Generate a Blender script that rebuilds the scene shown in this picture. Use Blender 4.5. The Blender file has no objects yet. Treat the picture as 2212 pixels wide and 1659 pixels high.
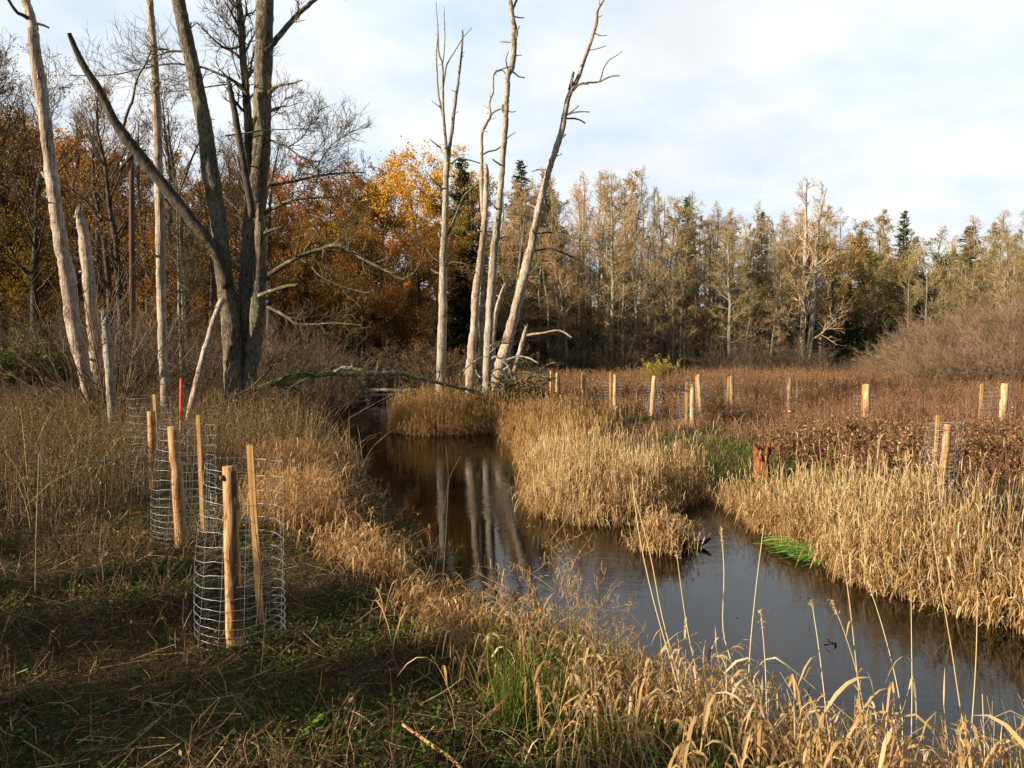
import bpy, math, numpy as np
from math import radians as rad
S = bpy.context.scene
COL = S.collection
rng = np.random.default_rng(11)

# ------------------------------------------------------------------ camera, sky, sun, exposure
F, CX, CY, CAMZ = 1662.0, 1106.0, 829.5, 2.0
PITCH = math.atan(69.5 / F)
cam = bpy.data.objects.new('camera', bpy.data.cameras.new('camera'))
COL.objects.link(cam)
cam.location = (0, 0, CAMZ)
cam.rotation_euler = (math.pi / 2 - PITCH, 0, 0)
cam.data.sensor_width = 36.0
cam.data.lens = 36.0 * F / 2212.0
cam.data.clip_start, cam.data.clip_end = 0.05, 3000
S.camera = cam
S.view_settings.view_transform = 'Standard'
S.view_settings.look = 'None'
S.view_settings.exposure = EXPO = 1.24
S.view_settings.gamma = 1.0
S.view_settings.use_curve_mapping = False
try:
    S.cycles.max_bounces = 5; S.cycles.diffuse_bounces = 2; S.cycles.glossy_bounces = 2
    S.cycles.transmission_bounces = 3; S.cycles.transparent_max_bounces = 4
    S.cycles.caustics_reflective = False; S.cycles.caustics_refractive = False
    S.cycles.use_denoising = True
except Exception:
    pass

SUN_EL = rad(19)
SUNDIR = np.array([-0.91, -0.41]); SUNDIR /= np.linalg.norm(SUNDIR)      # towards the sun, from above
sl = bpy.data.lights.new('sun', 'SUN'); sl.energy = 5.0; sl.angle = rad(0.6); sl.color = (1.0, 0.86, 0.68)
so = bpy.data.objects.new('sun', sl); COL.objects.link(so)
from mathutils import Vector
so.rotation_euler = Vector((SUNDIR[0] * math.cos(SUN_EL), SUNDIR[1] * math.cos(SUN_EL), math.sin(SUN_EL))).to_track_quat('Z', 'Y').to_euler()

class NT:
    """tiny node-tree helper"""
    def __init__(s, nt): s.t = nt; nt.nodes.clear()
    def n(s, kind, **kw):
        o = s.t.nodes.new(kind)
        for k, v in kw.items():
            if k.startswith('i_'):
                key = k[2:]; o.inputs[int(key) if key.isdigit() else key.replace('_', ' ')].default_value = v
            else: setattr(o, k, v)
        return o
    def l(s, a, b): s.t.links.new(a, b)
    def math(s, op, a, b=None, c=None, clamp=False):
        o = s.t.nodes.new('ShaderNodeMath'); o.operation = op; o.use_clamp = clamp
        for i, v in enumerate((a, b, c)):
            if v is None: continue
            if isinstance(v, (int, float)): o.inputs[i].default_value = v
            else: s.l(v, o.inputs[i])
        return o.outputs[0]
    def ramp(s, fac, stops, interp='LINEAR'):
        o = s.t.nodes.new('ShaderNodeValToRGB'); e = o.color_ramp.elements; o.color_ramp.interpolation = interp
        while len(e) < len(stops): e.new(0.5)
        for el, (p, c) in zip(e, stops):
            el.position = p; el.color = (c, c, c, 1) if isinstance(c, (int, float)) else (c[0], c[1], c[2], 1)
        if fac is not None: s.l(fac, o.inputs[0])
        return o.outputs[0]
    def mix(s, fac, a, b, blend='MIX'):
        o = s.t.nodes.new('ShaderNodeMix'); o.data_type = 'RGBA'; o.blend_type = blend
        for sock, v in ((o.inputs[0], fac), (o.inputs[6], a), (o.inputs[7], b)):
            if isinstance(v, (int, float)): sock.default_value = v
            elif isinstance(v, tuple): sock.default_value = (v[0], v[1], v[2], 1)
            else: s.l(v, sock)
        return o.outputs[2]
    def noise(s, vec, scale, detail=3, rough=0.55, dist=0.0):
        o = s.t.nodes.new('ShaderNodeTexNoise'); o.inputs['Scale'].default_value = scale
        o.inputs['Detail'].default_value = detail; o.inputs['Roughness'].default_value = rough
        o.inputs['Distortion'].default_value = dist
        if vec is not None: s.l(vec, o.inputs['Vector'])
        return o.outputs[0]
    def mapping(s, vec, scale=(1, 1, 1), loc=(0, 0, 0)):
        o = s.t.nodes.new('ShaderNodeMapping'); o.inputs['Scale'].default_value = scale; o.inputs['Location'].default_value = loc
        s.l(vec, o.inputs['Vector']); return o.outputs[0]

W = bpy.data.worlds.new('World'); S.world = W; W.use_nodes = True
k = NT(W.node_tree)
sky = k.n('ShaderNodeTexSky', sky_type='NISHITA', sun_disc=False)
sky.sun_elevation = SUN_EL; sky.sun_rotation = math.atan2(SUNDIR[0], SUNDIR[1]) % (2 * math.pi)
sky.air_density = 1.0; sky.dust_density = 0.6; sky.ozone_density = 1.5
b1 = k.n('ShaderNodeBackground'); b1.inputs[1].default_value = 0.06; k.l(k.mix(1.0, sky.outputs[0], (1.0, 1.0, 1.0), 'MULTIPLY'), b1.inputs[0])
tc = k.n('ShaderNodeTexCoord'); sx = k.n('ShaderNodeSeparateXYZ'); k.l(tc.outputs['Generated'], sx.inputs[0])
den = k.math('ADD', k.math('MAXIMUM', sx.outputs[2], 0.0), 0.22)
cb = k.n('ShaderNodeCombineXYZ'); k.l(k.math('DIVIDE', sx.outputs[0], den), cb.inputs[0]); k.l(k.math('DIVIDE', sx.outputs[1], den), cb.inputs[1])
cl = k.noise(k.mapping(cb.outputs[0], (1, 1, 1), (0.35, 1.9, 0)), 0.95, 5, 0.5, 0.25)
cl2 = k.noise(k.mapping(cb.outputs[0], (1, 1, 1), (4.0, 2.0, 0)), 2.1, 4, 0.55)
front = k.ramp(k.math('MULTIPLY_ADD', sx.outputs[1], 0.5, 0.5), [(0.30, 0.0), (0.72, 1.0)])
mask = k.math('MULTIPLY', k.ramp(cl, [(0.38, 0.78), (0.54, 1.0)]), front)
ccol = k.ramp(cl2, [(0.30, (0.66, 0.81, 0.97)), (0.47, (0.84, 0.92, 0.99)), (0.60, (0.99, 1.0, 1.0))])
b2 = k.n('ShaderNodeBackground'); b2.inputs[1].default_value = 0.455; k.l(ccol, b2.inputs[0])
ms = k.n('ShaderNodeMixShader'); k.l(mask, ms.inputs[0]); k.l(b1.outputs[0], ms.inputs[1]); k.l(b2.outputs[0], ms.inputs[2])
wo = k.n('ShaderNodeOutputWorld'); k.l(ms.outputs[0], wo.inputs[0])

# ------------------------------------------------------------------ helpers
def ray(vx, vy):
    cx, cy = (vx - CX) / F, (CY - vy) / F
    return np.array([cx, math.cos(PITCH) + cy * math.sin(PITCH), -math.sin(PITCH) + cy * math.cos(PITCH)])
def at(vx, vy, Y):
    d = ray(vx, vy); p = d * (Y / d[1]); p[2] += CAMZ; return p
def onz(vx, vy, z):
    d = ray(vx, vy); p = d * ((z - CAMZ) / d[2]); p[2] += CAMZ; return p
def norm(v): return v / np.maximum(np.linalg.norm(v, axis=-1, keepdims=True), 1e-9)
def sstep(t): t = np.clip(t, 0, 1); return t * t * (3 - 2 * t)
def vn(x, y, s=1.0, o=0.0):
    """cheap smooth noise, about -1..1"""
    x = np.asarray(x) * s + o; y = np.asarray(y) * s - o * 0.7
    return (np.sin(x * 1.3 + 1.7 * np.sin(y * 0.9 + o)) + np.sin(y * 1.7 + 1.3 * np.sin(x * 1.1 + 2.1)) + 0.6 * np.sin(2.9 * x + 2.3 * y + o) + 0.5 * np.sin(3.7 * y - 2.9 * x + 1.2 * o)) / 2.6

class MB:
    """collects vertices and faces; build() links them as ONE mesh object"""
    def __init__(s): s.v, s.q, s.t, s.ti, s.qm, s.tm, s.n = [], [], [], [], [], [], 0
    def add(s, V, quads=None, tris=None, tint=0.5, mat=0):
        V = np.asarray(V, float).reshape(-1, 3)
        s.v.append(V); s.ti.append(np.broadcast_to(np.asarray(tint, float).reshape(-1), (len(V),)) if np.size(tint) in (1, len(V)) else np.repeat(np.asarray(tint, float).reshape(-1), len(V) // np.size(tint)))
        if quads is not None and len(quads):
            a = np.asarray(quads, np.int64).reshape(-1, 4) + s.n; s.q.append(a); s.qm.append(np.full(len(a), mat))
        if tris is not None and len(tris):
            a = np.asarray(tris, np.int64).reshape(-1, 3) + s.n; s.t.append(a); s.tm.append(np.full(len(a), mat))
        s.n += len(V)
    def mesh(s, name, mats, smooth=True, origin=(0, 0, 0)):
        V = np.concatenate(s.v) - np.asarray(origin, float)
        Q = np.concatenate(s.q) if s.q else np.zeros((0, 4), np.int64)
        T = np.concatenate(s.t) if s.t else np.zeros((0, 3), np.int64)
        me = bpy.data.meshes.new(name)
        me.vertices.add(len(V)); me.vertices.foreach_set('co', V.astype(np.float32).ravel())
        loops = np.concatenate([Q.ravel(), T.ravel()]).astype(np.int32)
        me.loops.add(len(loops)); me.loops.foreach_set('vertex_index', loops)
        me.polygons.add(len(Q) + len(T))
        me.polygons.foreach_set('loop_start', np.concatenate([np.arange(len(Q)) * 4, len(Q) * 4 + np.arange(len(T)) * 3]).astype(np.int32))
        mi = np.concatenate(s.qm + s.tm).astype(np.int32) if (s.qm or s.tm) else None
        if mi is not None: me.polygons.foreach_set('material_index', mi)
        me.polygons.foreach_set('use_smooth', np.full(len(Q) + len(T), smooth))
        me.attributes.new('tint', 'FLOAT', 'POINT').data.foreach_set('value', np.concatenate(s.ti).astype(np.float32))
        for m in (mats if isinstance(mats, (list, tuple)) else [mats]): me.materials.append(m)
        me.update(calc_edges=True)
        return me
    def build(s, name, mats, parent=None, smooth=True, loc=(0, 0, 0), origin=None):
        if origin is None: origin = loc if parent is None else parent.location
        o = bpy.data.objects.new(name, s.mesh(name, mats, smooth, origin)); COL.objects.link(o)
        if parent is not None: o.parent = parent
        else: o.location = loc
        return o

def tag(o, label=None, cat=None, group=None, kind=None):
    for key, v in (('label', label), ('category', cat), ('group', group), ('kind', kind)):
        if v: o[key] = v
    return o
def empty(name, loc, label, cat, group=None):
    o = bpy.data.objects.new(name, None); COL.objects.link(o); o.location = tuple(float(c) for c in loc)
    o.empty_display_size = 0.1
    return tag(o, label, cat, group)

def tubes(mb, P, Rr, sides=3, tint=0.5, mat=0, cap=False, wob=0.0, seed=0):
    P = np.asarray(P, float); Rr = np.asarray(Rr, float)
    if P.ndim == 2: P, Rr = P[None], Rr[None]
    n, kk = P.shape[:2]
    T = norm(np.gradient(P, axis=1)); mt = norm(T.mean(axis=1))
    ref = np.where(np.abs(mt[:, 2:3]) < 0.8, np.array([[0, 0, 1.0]]), np.array([[0.0, 1.0, 0]]))[:, None]
    U = norm(np.cross(T, np.broadcast_to(ref, T.shape))); Vv = np.cross(T, U)
    a = np.arange(sides) * 2 * np.pi / sides
    rr = Rr[:, :, None] * np.ones(sides)
    if wob:
        j = np.arange(kk)[None, :, None]; ph = np.arange(n)[:, None, None] * 1.9 + seed
        rr = rr * (1 + wob * (np.sin(3 * a + ph) * np.cos(j * 0.31 + ph) * 0.6 + np.sin(5 * a - ph * 2) * np.cos(0.53 * j + 2) * 0.45 + np.sin(2 * a + 1) * np.sin(j * 0.17 + ph) * 0.5 + 0.35 * np.sin(j * 0.83 + ph)))
    V = P[:, :, None] + rr[..., None] * (np.cos(a)[:, None] * U[:, :, None] + np.sin(a)[:, None] * Vv[:, :, None])
    i0 = (np.arange(n)[:, None, None] * kk + np.arange(kk - 1)[None, :, None]) * sides
    s0 = np.arange(sides)[None, None]; s1 = (s0 + 1) % sides
    Q = np.stack([i0 + s0, i0 + s1, i0 + sides + s1, i0 + sides + s0], -1).reshape(-1, 4)
    tn = np.asarray(tint, float)
    if tn.size == n and n > 1: tn = np.repeat(tn.ravel(), kk * sides)
    base = mb.n
    mb.add(V, Q, tint=tn, mat=mat)
    if cap:
        ci = np.repeat(np.arange(n), sides); a0 = np.tile(np.arange(sides), n); a1 = (a0 + 1) % sides
        for e in (0, kk - 1):
            ring = base + (ci * kk + e) * sides
            tri = np.stack([mb.n + ci, ring + a0, ring + a1] if e else [mb.n + ci, ring + a1, ring + a0], -1)
            mb.add(P[:, e], tris=tri - mb.n, tint=0.5, mat=mat if cap is True else cap)

def ribbons(mb, P, Wd, side, tint=0.5, mat=0):
    n, kk = P.shape[:2]
    if side.ndim == 2: side = side[:, None]
    o = side * Wd[..., None] * 0.5
    V = np.stack([P - o, P + o], axis=2)
    i0 = (np.arange(n)[:, None] * kk + np.arange(kk - 1)[None]) * 2
    Q = np.stack([i0, i0 + 1, i0 + 3, i0 + 2], -1).reshape(-1, 4)
    tn = np.asarray(tint, float)
    if tn.size == n and n > 1: tn = np.repeat(tn.ravel(), kk * 2)
    mb.add(V, Q, tint=tn, mat=mat)

def flakes(mb, C, size, tint, mat=0, flat=None, wide=0.5):
    """diamond leaves at the points C"""
    n = len(C); u = norm(rng.normal(size=(n, 3))); v = norm(np.cross(u, rng.normal(size=(n, 3))))
    if flat is not None:
        u[:, 2] *= flat; v[:, 2] *= flat; u = norm(u); v = norm(v - u * (u * v).sum(1, keepdims=True))
    s = np.broadcast_to(np.asarray(size, float), (n,))[:, None]
    nn = np.cross(u, v) * s * 0.15
    V = np.stack([C - u * s, C + v * s * wide + nn, C + u * s, C - v * s * wide + nn], 1)
    mb.add(V, np.arange(n * 4).reshape(n, 4), tint=np.repeat(np.broadcast_to(tint, (n,)), 4), mat=mat)

def catmull(pts, per=4):
    p = np.asarray(pts, float); p = np.vstack([2 * p[0] - p[1], p, 2 * p[-1] - p[-2]])
    out = []
    for i in range(1, len(p) - 2):
        for t in np.arange(per) / per:
            a, b, c, d = p[i - 1], p[i], p[i + 1], p[i + 2]
            out.append(0.5 * (2 * b + (c - a) * t + (2 * a - 5 * b + 4 * c - d) * t * t + (3 * b - a - 3 * c + d) * t ** 3))
    out.append(p[-2]); return np.array(out)

def grow(P, Rr, m, t0, t1, ang, lf, k=4, up=0.1, wander=0.15, rr=0.5, tip=0.3, rmin=0.0, fl=0.0):
    n, kk = P.shape[:2]
    t = t0 + (t1 - t0) * (np.arange(m)[None] + rng.random((n, m))) / m
    f = t * (kk - 1); i = np.minimum(f.astype(int), kk - 2); fr = (f - i)[..., None]; I = np.arange(n)[:, None]
    base = P[I, i] * (1 - fr) + P[I, i + 1] * fr; tan = norm(P[I, i + 1] - P[I, i])
    r0 = Rr[I, i] * (1 - fr[..., 0]) + Rr[I, i + 1] * fr[..., 0]
    L = np.linalg.norm(np.diff(P, axis=1), axis=-1).sum(1)[:, None]
    perp = rng.normal(size=base.shape); perp[..., 2] *= (1 - fl); perp = norm(perp - (perp * tan).sum(-1, keepdims=True) * tan)
    A = (ang(t) if callable(ang) else ang) + rng.normal(size=t.shape) * 0.15
    A = np.broadcast_to(A, t.shape)[..., None]
    d = norm(np.cos(A) * tan + np.sin(A) * perp)
    ln = (lf(t) if callable(lf) else lf) * L * rng.uniform(0.65, 1.25, t.shape)
    pts = [base]; step = (ln / (k - 1))[..., None]
    for _ in range(k - 1):
        d = norm(d + wander * rng.normal(size=d.shape) + up * np.array([0, 0, 1.0])); pts.append(pts[-1] + d * step)
    P2 = np.stack(pts, 2).reshape(n * m, k, 3)
    rb = np.maximum(r0 * rr, rmin)
    R2 = (rb[..., None] * np.linspace(1, tip, k)).reshape(n * m, k)
    return P2, R2

# ------------------------------------------------------------------ materials
def new_mat(name):
    m = bpy.data.materials.new(name); m.use_nodes = True
    return m, NT(m.node_tree)
def leaf_mat(name, stops, transl=0.3, vary=0.25, hue=0.02):
    m, k = new_mat(name)
    at_ = k.n('ShaderNodeAttribute', attribute_name='tint')
    c = k.ramp(at_.outputs['Fac'], stops)
    oi = k.n('ShaderNodeObjectInfo'); hs = k.n('ShaderNodeHueSaturation')
    k.l(k.math('MULTIPLY_ADD', oi.outputs['Random'], 2 * hue, 0.5 - hue), hs.inputs['Hue'])
    k.l(k.math('MULTIPLY_ADD', oi.outputs['Random'], -2 * vary, 1 + vary), hs.inputs['Value']); k.l(c, hs.inputs['Color'])
    d = k.n('ShaderNodeBsdfDiffuse'); k.l(hs.outputs[0], d.inputs[0])
    out = k.n('ShaderNodeOutputMaterial')
    if transl:
        t = k.n('ShaderNodeBsdfTranslucent'); k.l(hs.outputs[0], t.inputs[0])
        mx = k.n('ShaderNodeMixShader'); mx.inputs[0].default_value = transl; k.l(d.outputs[0], mx.inputs[1]); k.l(t.outputs[0], mx.inputs[2]); k.l(mx.outputs[0], out.inputs[0])
    else: k.l(d.outputs[0], out.inputs[0])
    return m
def bark_mat(name, stops, lichen=None, lich_amt=0.35, moss=None, moss_amt=0.0, vscale=(9, 9, 1.3), bump=0.6, scale=1.0, dist=0.04):
    m, k = new_mat(name)
    tc = k.n('ShaderNodeTexCoord'); vec = k.mapping(tc.outputs['Object'], tuple(v * scale for v in vscale))
    n1 = k.noise(vec, 2.2, 5, 0.65, 0.4); n2 = k.noise(vec, 7.0, 4, 0.7, 0.3)
    n3 = k.noise(tc.outputs['Object'], 1.1 * scale, 3, 0.6)
    f = k.math('ADD', k.math('MULTIPLY', n1, 0.75), k.math('MULTIPLY', n2, 0.35))
    c = k.ramp(k.math('ADD', f, k.math('MULTIPLY_ADD', n3, 0.35, -0.2)), stops)
    if lichen:
        ln = k.noise(tc.outputs['Object'], 9 * scale, 5, 0.7, 0.2)
        c = k.mix(k.ramp(ln, [(0.62 - 0.25 * lich_amt, 0.0), (0.68 - 0.22 * lich_amt, 0.9)]), c, lichen)
    if moss:
        mn = k.noise(tc.outputs['Object'], 2.3 * scale, 4, 0.65)
        c = k.mix(k.ramp(mn, [(0.62 - 0.3 * moss_amt, 0.0), (0.70 - 0.25 * moss_amt, 1.0)]), c, moss)
    b = k.n('ShaderNodeBsdfPrincipled'); b.inputs['Roughness'].default_value = 0.85
    b.inputs['Specular IOR Level'].default_value = 0.2
    k.l(c, b.inputs['Base Color'])
    bp = k.n('ShaderNodeBump'); bp.inputs['Strength'].default_value = bump; bp.inputs['Distance'].default_value = dist
    k.l(f, bp.inputs['Height']); k.l(bp.outputs[0], b.inputs['Normal'])
    out = k.n('ShaderNodeOutputMaterial'); k.l(b.outputs[0], out.inputs[0])
    return m

M = {}
M['pale'] = bark_mat('pale_dead_wood', [(0.34, (0.05, 0.028, 0.015)), (0.44, (0.19, 0.12, 0.07)), (0.56, (0.37, 0.30, 0.225)), (0.66, (0.50, 0.43, 0.35)), (0.85, (0.60, 0.55, 0.48))], lichen=(0.14, 0.09, 0.05), lich_amt=0.28, vscale=(16, 16, 0.9), dist=0.03, bump=0.9)
M['pale2'] = bark_mat('grey_dead_wood', [(0.36, (0.05, 0.032, 0.02)), (0.48, (0.19, 0.135, 0.09)), (0.60, (0.37, 0.31, 0.245)), (0.8, (0.55, 0.50, 0.42))], lichen=(0.27, 0.285, 0.21), lich_amt=0.45, moss=(0.10, 0.08, 0.03), moss_amt=0.1, vscale=(12, 12, 1.6), bump=0.9, dist=0.03)
M['oakbark'] = bark_mat('ridged_bark', [(0.37, (0.014, 0.010, 0.006)), (0.48, (0.085, 0.063, 0.038)), (0.62, (0.20, 0.16, 0.105)), (0.82, (0.31, 0.27, 0.19))], lichen=(0.21, 0.22, 0.14), lich_amt=0.2, moss=(0.05, 0.05, 0.015), moss_amt=0.08, vscale=(13, 13, 3.0), bump=1.0, dist=0.05)
M['limb'] = bark_mat('lichen_bark', [(0.34, (0.022, 0.016, 0.009)), (0.5, (0.08, 0.064, 0.036)), (0.7, (0.16, 0.135, 0.085))], lichen=(0.22, 0.23, 0.14), lich_amt=0.28, moss=(0.07, 0.075, 0.018), moss_amt=0.22, vscale=(6, 6, 6), bump=0.6, dist=0.02)
M['moss'] = bark_mat('mossy_bark', [(0.34, (0.04, 0.035, 0.015)), (0.5, (0.12, 0.12, 0.03)), (0.7, (0.20, 0.17, 0.08))], lichen=(0.38, 0.40, 0.30), lich_amt=0.35, moss=(0.13, 0.15, 0.02), moss_amt=0.85, vscale=(6, 6, 6), bump=0.8, dist=0.02)
M['log'] = bark_mat('lichened_log', [(0.34, (0.05, 0.04, 0.02)), (0.5, (0.14, 0.12, 0.06)), (0.7, (0.22, 0.19, 0.12))], lichen=(0.36, 0.38, 0.28), lich_amt=0.5, moss=(0.09, 0.10, 0.02), moss_amt=0.4, vscale=(6, 6, 6), bump=0.8, dist=0.02)
M['black'] = bark_mat('wet_black_wood', [(0.35, (0.008, 0.006, 0.005)), (0.55, (0.03, 0.024, 0.02)), (0.8, (0.22, 0.20, 0.17))], vscale=(3, 3, 8), bump=0.8)
M['rust'] = bark_mat('red_rotten_wood', [(0.35, (0.03, 0.012, 0.005)), (0.5, (0.16, 0.055, 0.02)), (0.7, (0.38, 0.13, 0.04))], vscale=(8, 8, 2), bump=1.0)
M['post'] = bark_mat('fresh_post_wood', [(0.36, (0.13, 0.06, 0.025)), (0.45, (0.36, 0.20, 0.085)), (0.60, (0.54, 0.36, 0.185)), (0.8, (0.66, 0.50, 0.30))], lichen=(0.20, 0.085, 0.03), lich_amt=0.22, vscale=(18, 18, 1.8), bump=0.5, dist=0.01)
M['oldpost'] = bark_mat('split_post_wood', [(0.36, (0.08, 0.035, 0.015)), (0.45, (0.27, 0.135, 0.055)), (0.58, (0.45, 0.27, 0.12)), (0.8, (0.60, 0.42, 0.23))], lichen=(0.13, 0.055, 0.02), lich_amt=0.3, vscale=(20, 20, 2.2), bump=0.7, dist=0.012)
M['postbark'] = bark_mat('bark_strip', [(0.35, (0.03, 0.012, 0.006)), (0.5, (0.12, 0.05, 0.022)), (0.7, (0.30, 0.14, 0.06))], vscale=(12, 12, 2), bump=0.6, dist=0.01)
M['lath'] = bark_mat('sawn_lath_wood', [(0.34, (0.24, 0.12, 0.035)), (0.5, (0.42, 0.23, 0.075)), (0.7, (0.54, 0.33, 0.125))], vscale=(20, 20, 1.2), bump=0.15, dist=0.005)
M['alderbark'] = bark_mat('alder_bark', [(0.35, (0.06, 0.05, 0.035)), (0.5, (0.15, 0.125, 0.085)), (0.7, (0.27, 0.235, 0.17))], lichen=(0.28, 0.27, 0.19), lich_amt=0.4, moss=(0.09, 0.085, 0.03), moss_amt=0.2, vscale=(5, 5, 2), bump=0.5)
M['darkbark'] = bark_mat('dark_bark', [(0.35, (0.015, 0.011, 0.008)), (0.5, (0.05, 0.038, 0.026)), (0.7, (0.12, 0.095, 0.065))], vscale=(5, 5, 2), bump=0.6)
M['polewood'] = bark_mat('dark_pole_wood', [(0.35, (0.05, 0.026, 0.018)), (0.5, (0.085, 0.045, 0.03)), (0.7, (0.13, 0.075, 0.05))], vscale=(8, 8, 0.6), bump=0.3)

M['twig'] = leaf_mat('alder_twigs', [(0, (0.20, 0.12, 0.052)), (0.5, (0.40, 0.285, 0.14)), (1, (0.56, 0.42, 0.23))], 0.0, 0.28, 0.016)
M['cone'] = leaf_mat('alder_cones_and_leaves', [(0, (0.14, 0.078, 0.030)), (0.5, (0.36, 0.23, 0.085)), (1, (0.53, 0.365, 0.15))], 0.45, 0.28, 0.018)
M['graytwig'] = leaf_mat('grey_twigs', [(0, (0.11, 0.07, 0.042)), (0.5, (0.225, 0.15, 0.09)), (1, (0.33, 0.235, 0.15))], 0.0, 0.18, 0.01)
M['browntwig'] = leaf_mat('brown_shrub_twigs', [(0, (0.04, 0.026, 0.017)), (0.6, (0.11, 0.075, 0.048)), (1, (0.20, 0.15, 0.10))], 0.0, 0.2, 0.01)
M['darktwig'] = leaf_mat('dark_twigs', [(0, (0.03, 0.021, 0.014)), (0.6, (0.075, 0.055, 0.037)), (1, (0.14, 0.11, 0.075))], 0.0, 0.2, 0.01)
M['bigtwig'] = leaf_mat('fine_lichened_twigs', [(0, (0.035, 0.026, 0.014)), (0.6, (0.09, 0.07, 0.038)), (1, (0.19, 0.16, 0.09))], 0.0, 0.1, 0.005)
M['orange'] = leaf_mat('orange_oak_leaves', [(0, (0.20, 0.075, 0.018)), (0.45, (0.44, 0.19, 0.045)), (0.8, (0.58, 0.30, 0.09)), (1, (0.66, 0.42, 0.15))], 0.4, 0.2, 0.015)
M['brownleaf'] = leaf_mat('brown_oak_leaves', [(0, (0.13, 0.062, 0.013)), (0.5, (0.36, 0.185, 0.036)), (1, (0.56, 0.33, 0.075))], 0.4, 0.25, 0.02)
M['yellow'] = leaf_mat('yellow_leaves', [(0, (0.36, 0.19, 0.02)), (0.5, (0.60, 0.36, 0.035)), (1, (0.72, 0.50, 0.09))], 0.4, 0.12, 0.01)
M['needle'] = leaf_mat('spruce_needles', [(0, (0.022, 0.032, 0.012)), (0.5, (0.075, 0.095, 0.030)), (1, (0.18, 0.20, 0.065))], 0.1, 0.2, 0.015)
M['larch'] = leaf_mat('olive_needles', [(0, (0.10, 0.075, 0.025)), (0.5, (0.25, 0.18, 0.06)), (1, (0.40, 0.29, 0.10))], 0.2, 0.25, 0.03)
M['willowleaf'] = leaf_mat('yellow_green_leaves', [(0, (0.20, 0.16, 0.02)), (0.5, (0.40, 0.32, 0.04)), (1, (0.52, 0.42, 0.08))], 0.35, 0.1, 0.01)
M['reed'] = leaf_mat('dry_reed', [(0, (0.16, 0.074, 0.027)), (0.3, (0.38, 0.21, 0.082)), (0.65, (0.57, 0.375, 0.172)), (1, (0.71, 0.55, 0.33))], 0.45, 0.05, 0.005)
M['reedfar'] = leaf_mat('dry_reed_gold', [(0, (0.16, 0.072, 0.025)), (0.3, (0.35, 0.185, 0.063)), (0.65, (0.50, 0.305, 0.125)), (1, (0.63, 0.45, 0.23))], 0.45, 0.05, 0.005)
M['straw'] = leaf_mat('pale_straw', [(0, (0.22, 0.12, 0.05)), (0.4, (0.42, 0.27, 0.12)), (1, (0.66, 0.52, 0.30))], 0.3, 0.05, 0.005)
M['stalk'] = leaf_mat('pale_reed_stem', [(0, (0.42, 0.29, 0.13)), (1, (0.66, 0.54, 0.33))], 0.15, 0.1, 0.008)
M['weed'] = leaf_mat('dead_herb', [(0, (0.04, 0.023, 0.013)), (0.4, (0.12, 0.072, 0.038)), (0.8, (0.23, 0.15, 0.08)), (1, (0.44, 0.32, 0.18))], 0.15, 0.05, 0.005)
M['redweed'] = leaf_mat('red_brown_herb', [(0, (0.06, 0.028, 0.016)), (0.35, (0.17, 0.085, 0.043)), (0.7, (0.30, 0.165, 0.083)), (1, (0.48, 0.34, 0.19))], 0.25, 0.05, 0.005)
M['grass'] = leaf_mat('green_grass', [(0, (0.03, 0.045, 0.008)), (0.5, (0.085, 0.13, 0.02)), (0.8, (0.17, 0.19, 0.04)), (1, (0.36, 0.28, 0.11))], 0.35, 0.05, 0.005)
M['cover'] = leaf_mat('green_cover_leaves', [(0, (0.022, 0.038, 0.008)), (0.5, (0.05, 0.095, 0.016)), (1, (0.12, 0.18, 0.03))], 0.3, 0.05, 0.005)
M['bright'] = leaf_mat('bright_water_grass', [(0, (0.06, 0.11, 0.018)), (0.5, (0.14, 0.24, 0.04)), (1, (0.30, 0.38, 0.11))], 0.3, 0.02, 0.005)
M['litter'] = leaf_mat('dead_litter', [(0, (0.022, 0.013, 0.008)), (0.5, (0.07, 0.04, 0.022)), (0.85, (0.17, 0.10, 0.05)), (1, (0.36, 0.25, 0.13))], 0.1, 0.05, 0.005)
M['fluff'] = leaf_mat('curled_dry_pods', [(0, (0.24, 0.13, 0.06)), (0.5, (0.46, 0.30, 0.14)), (1, (0.66, 0.50, 0.28))], 0.4, 0.05, 0.005)
M['darkleaf'] = leaf_mat('withered_dark_leaf', [(0, (0.03, 0.015, 0.008)), (1, (0.10, 0.05, 0.025))], 0.1, 0.05, 0.005)
m, k = new_mat('galvanised_wire'); b = k.n('ShaderNodeBsdfPrincipled'); b.inputs['Base Color'].default_value = (0.34, 0.38, 0.385, 1); b.inputs['Metallic'].default_value = 0.4; b.inputs['Roughness'].default_value = 0.42
o = k.n('ShaderNodeOutputMaterial'); k.l(b.outputs[0], o.inputs[0]); M['wire'] = m
m, k = new_mat('red_marker_paint'); b = k.n('ShaderNodeBsdfPrincipled'); b.inputs['Base Color'].default_value = (0.80, 0.055, 0.03, 1); b.inputs['Roughness'].default_value = 0.5
tcn = k.n('ShaderNodeTexCoord'); k.l(k.ramp(k.noise(tcn.outputs['Object'], 30, 3), [(0.3, (0.55, 0.03, 0.015)), (0.6, (0.85, 0.06, 0.03))]), b.inputs['Base Color'])
o = k.n('ShaderNodeOutputMaterial'); k.l(b.outputs[0], o.inputs[0]); M['redpaint'] = m
m, k = new_mat('white_paint'); b = k.n('ShaderNodeBsdfPrincipled'); b.inputs['Roughness'].default_value = 0.4
tcn = k.n('ShaderNodeTexCoord'); k.l(k.ramp(k.noise(tcn.outputs['Object'], 3, 3), [(0.3, (0.7, 0.7, 0.7)), (0.6, (0.82, 0.82, 0.82))]), b.inputs['Base Color'])
o = k.n('ShaderNodeOutputMaterial'); k.l(b.outputs[0], o.inputs[0]); M['white'] = m

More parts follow.
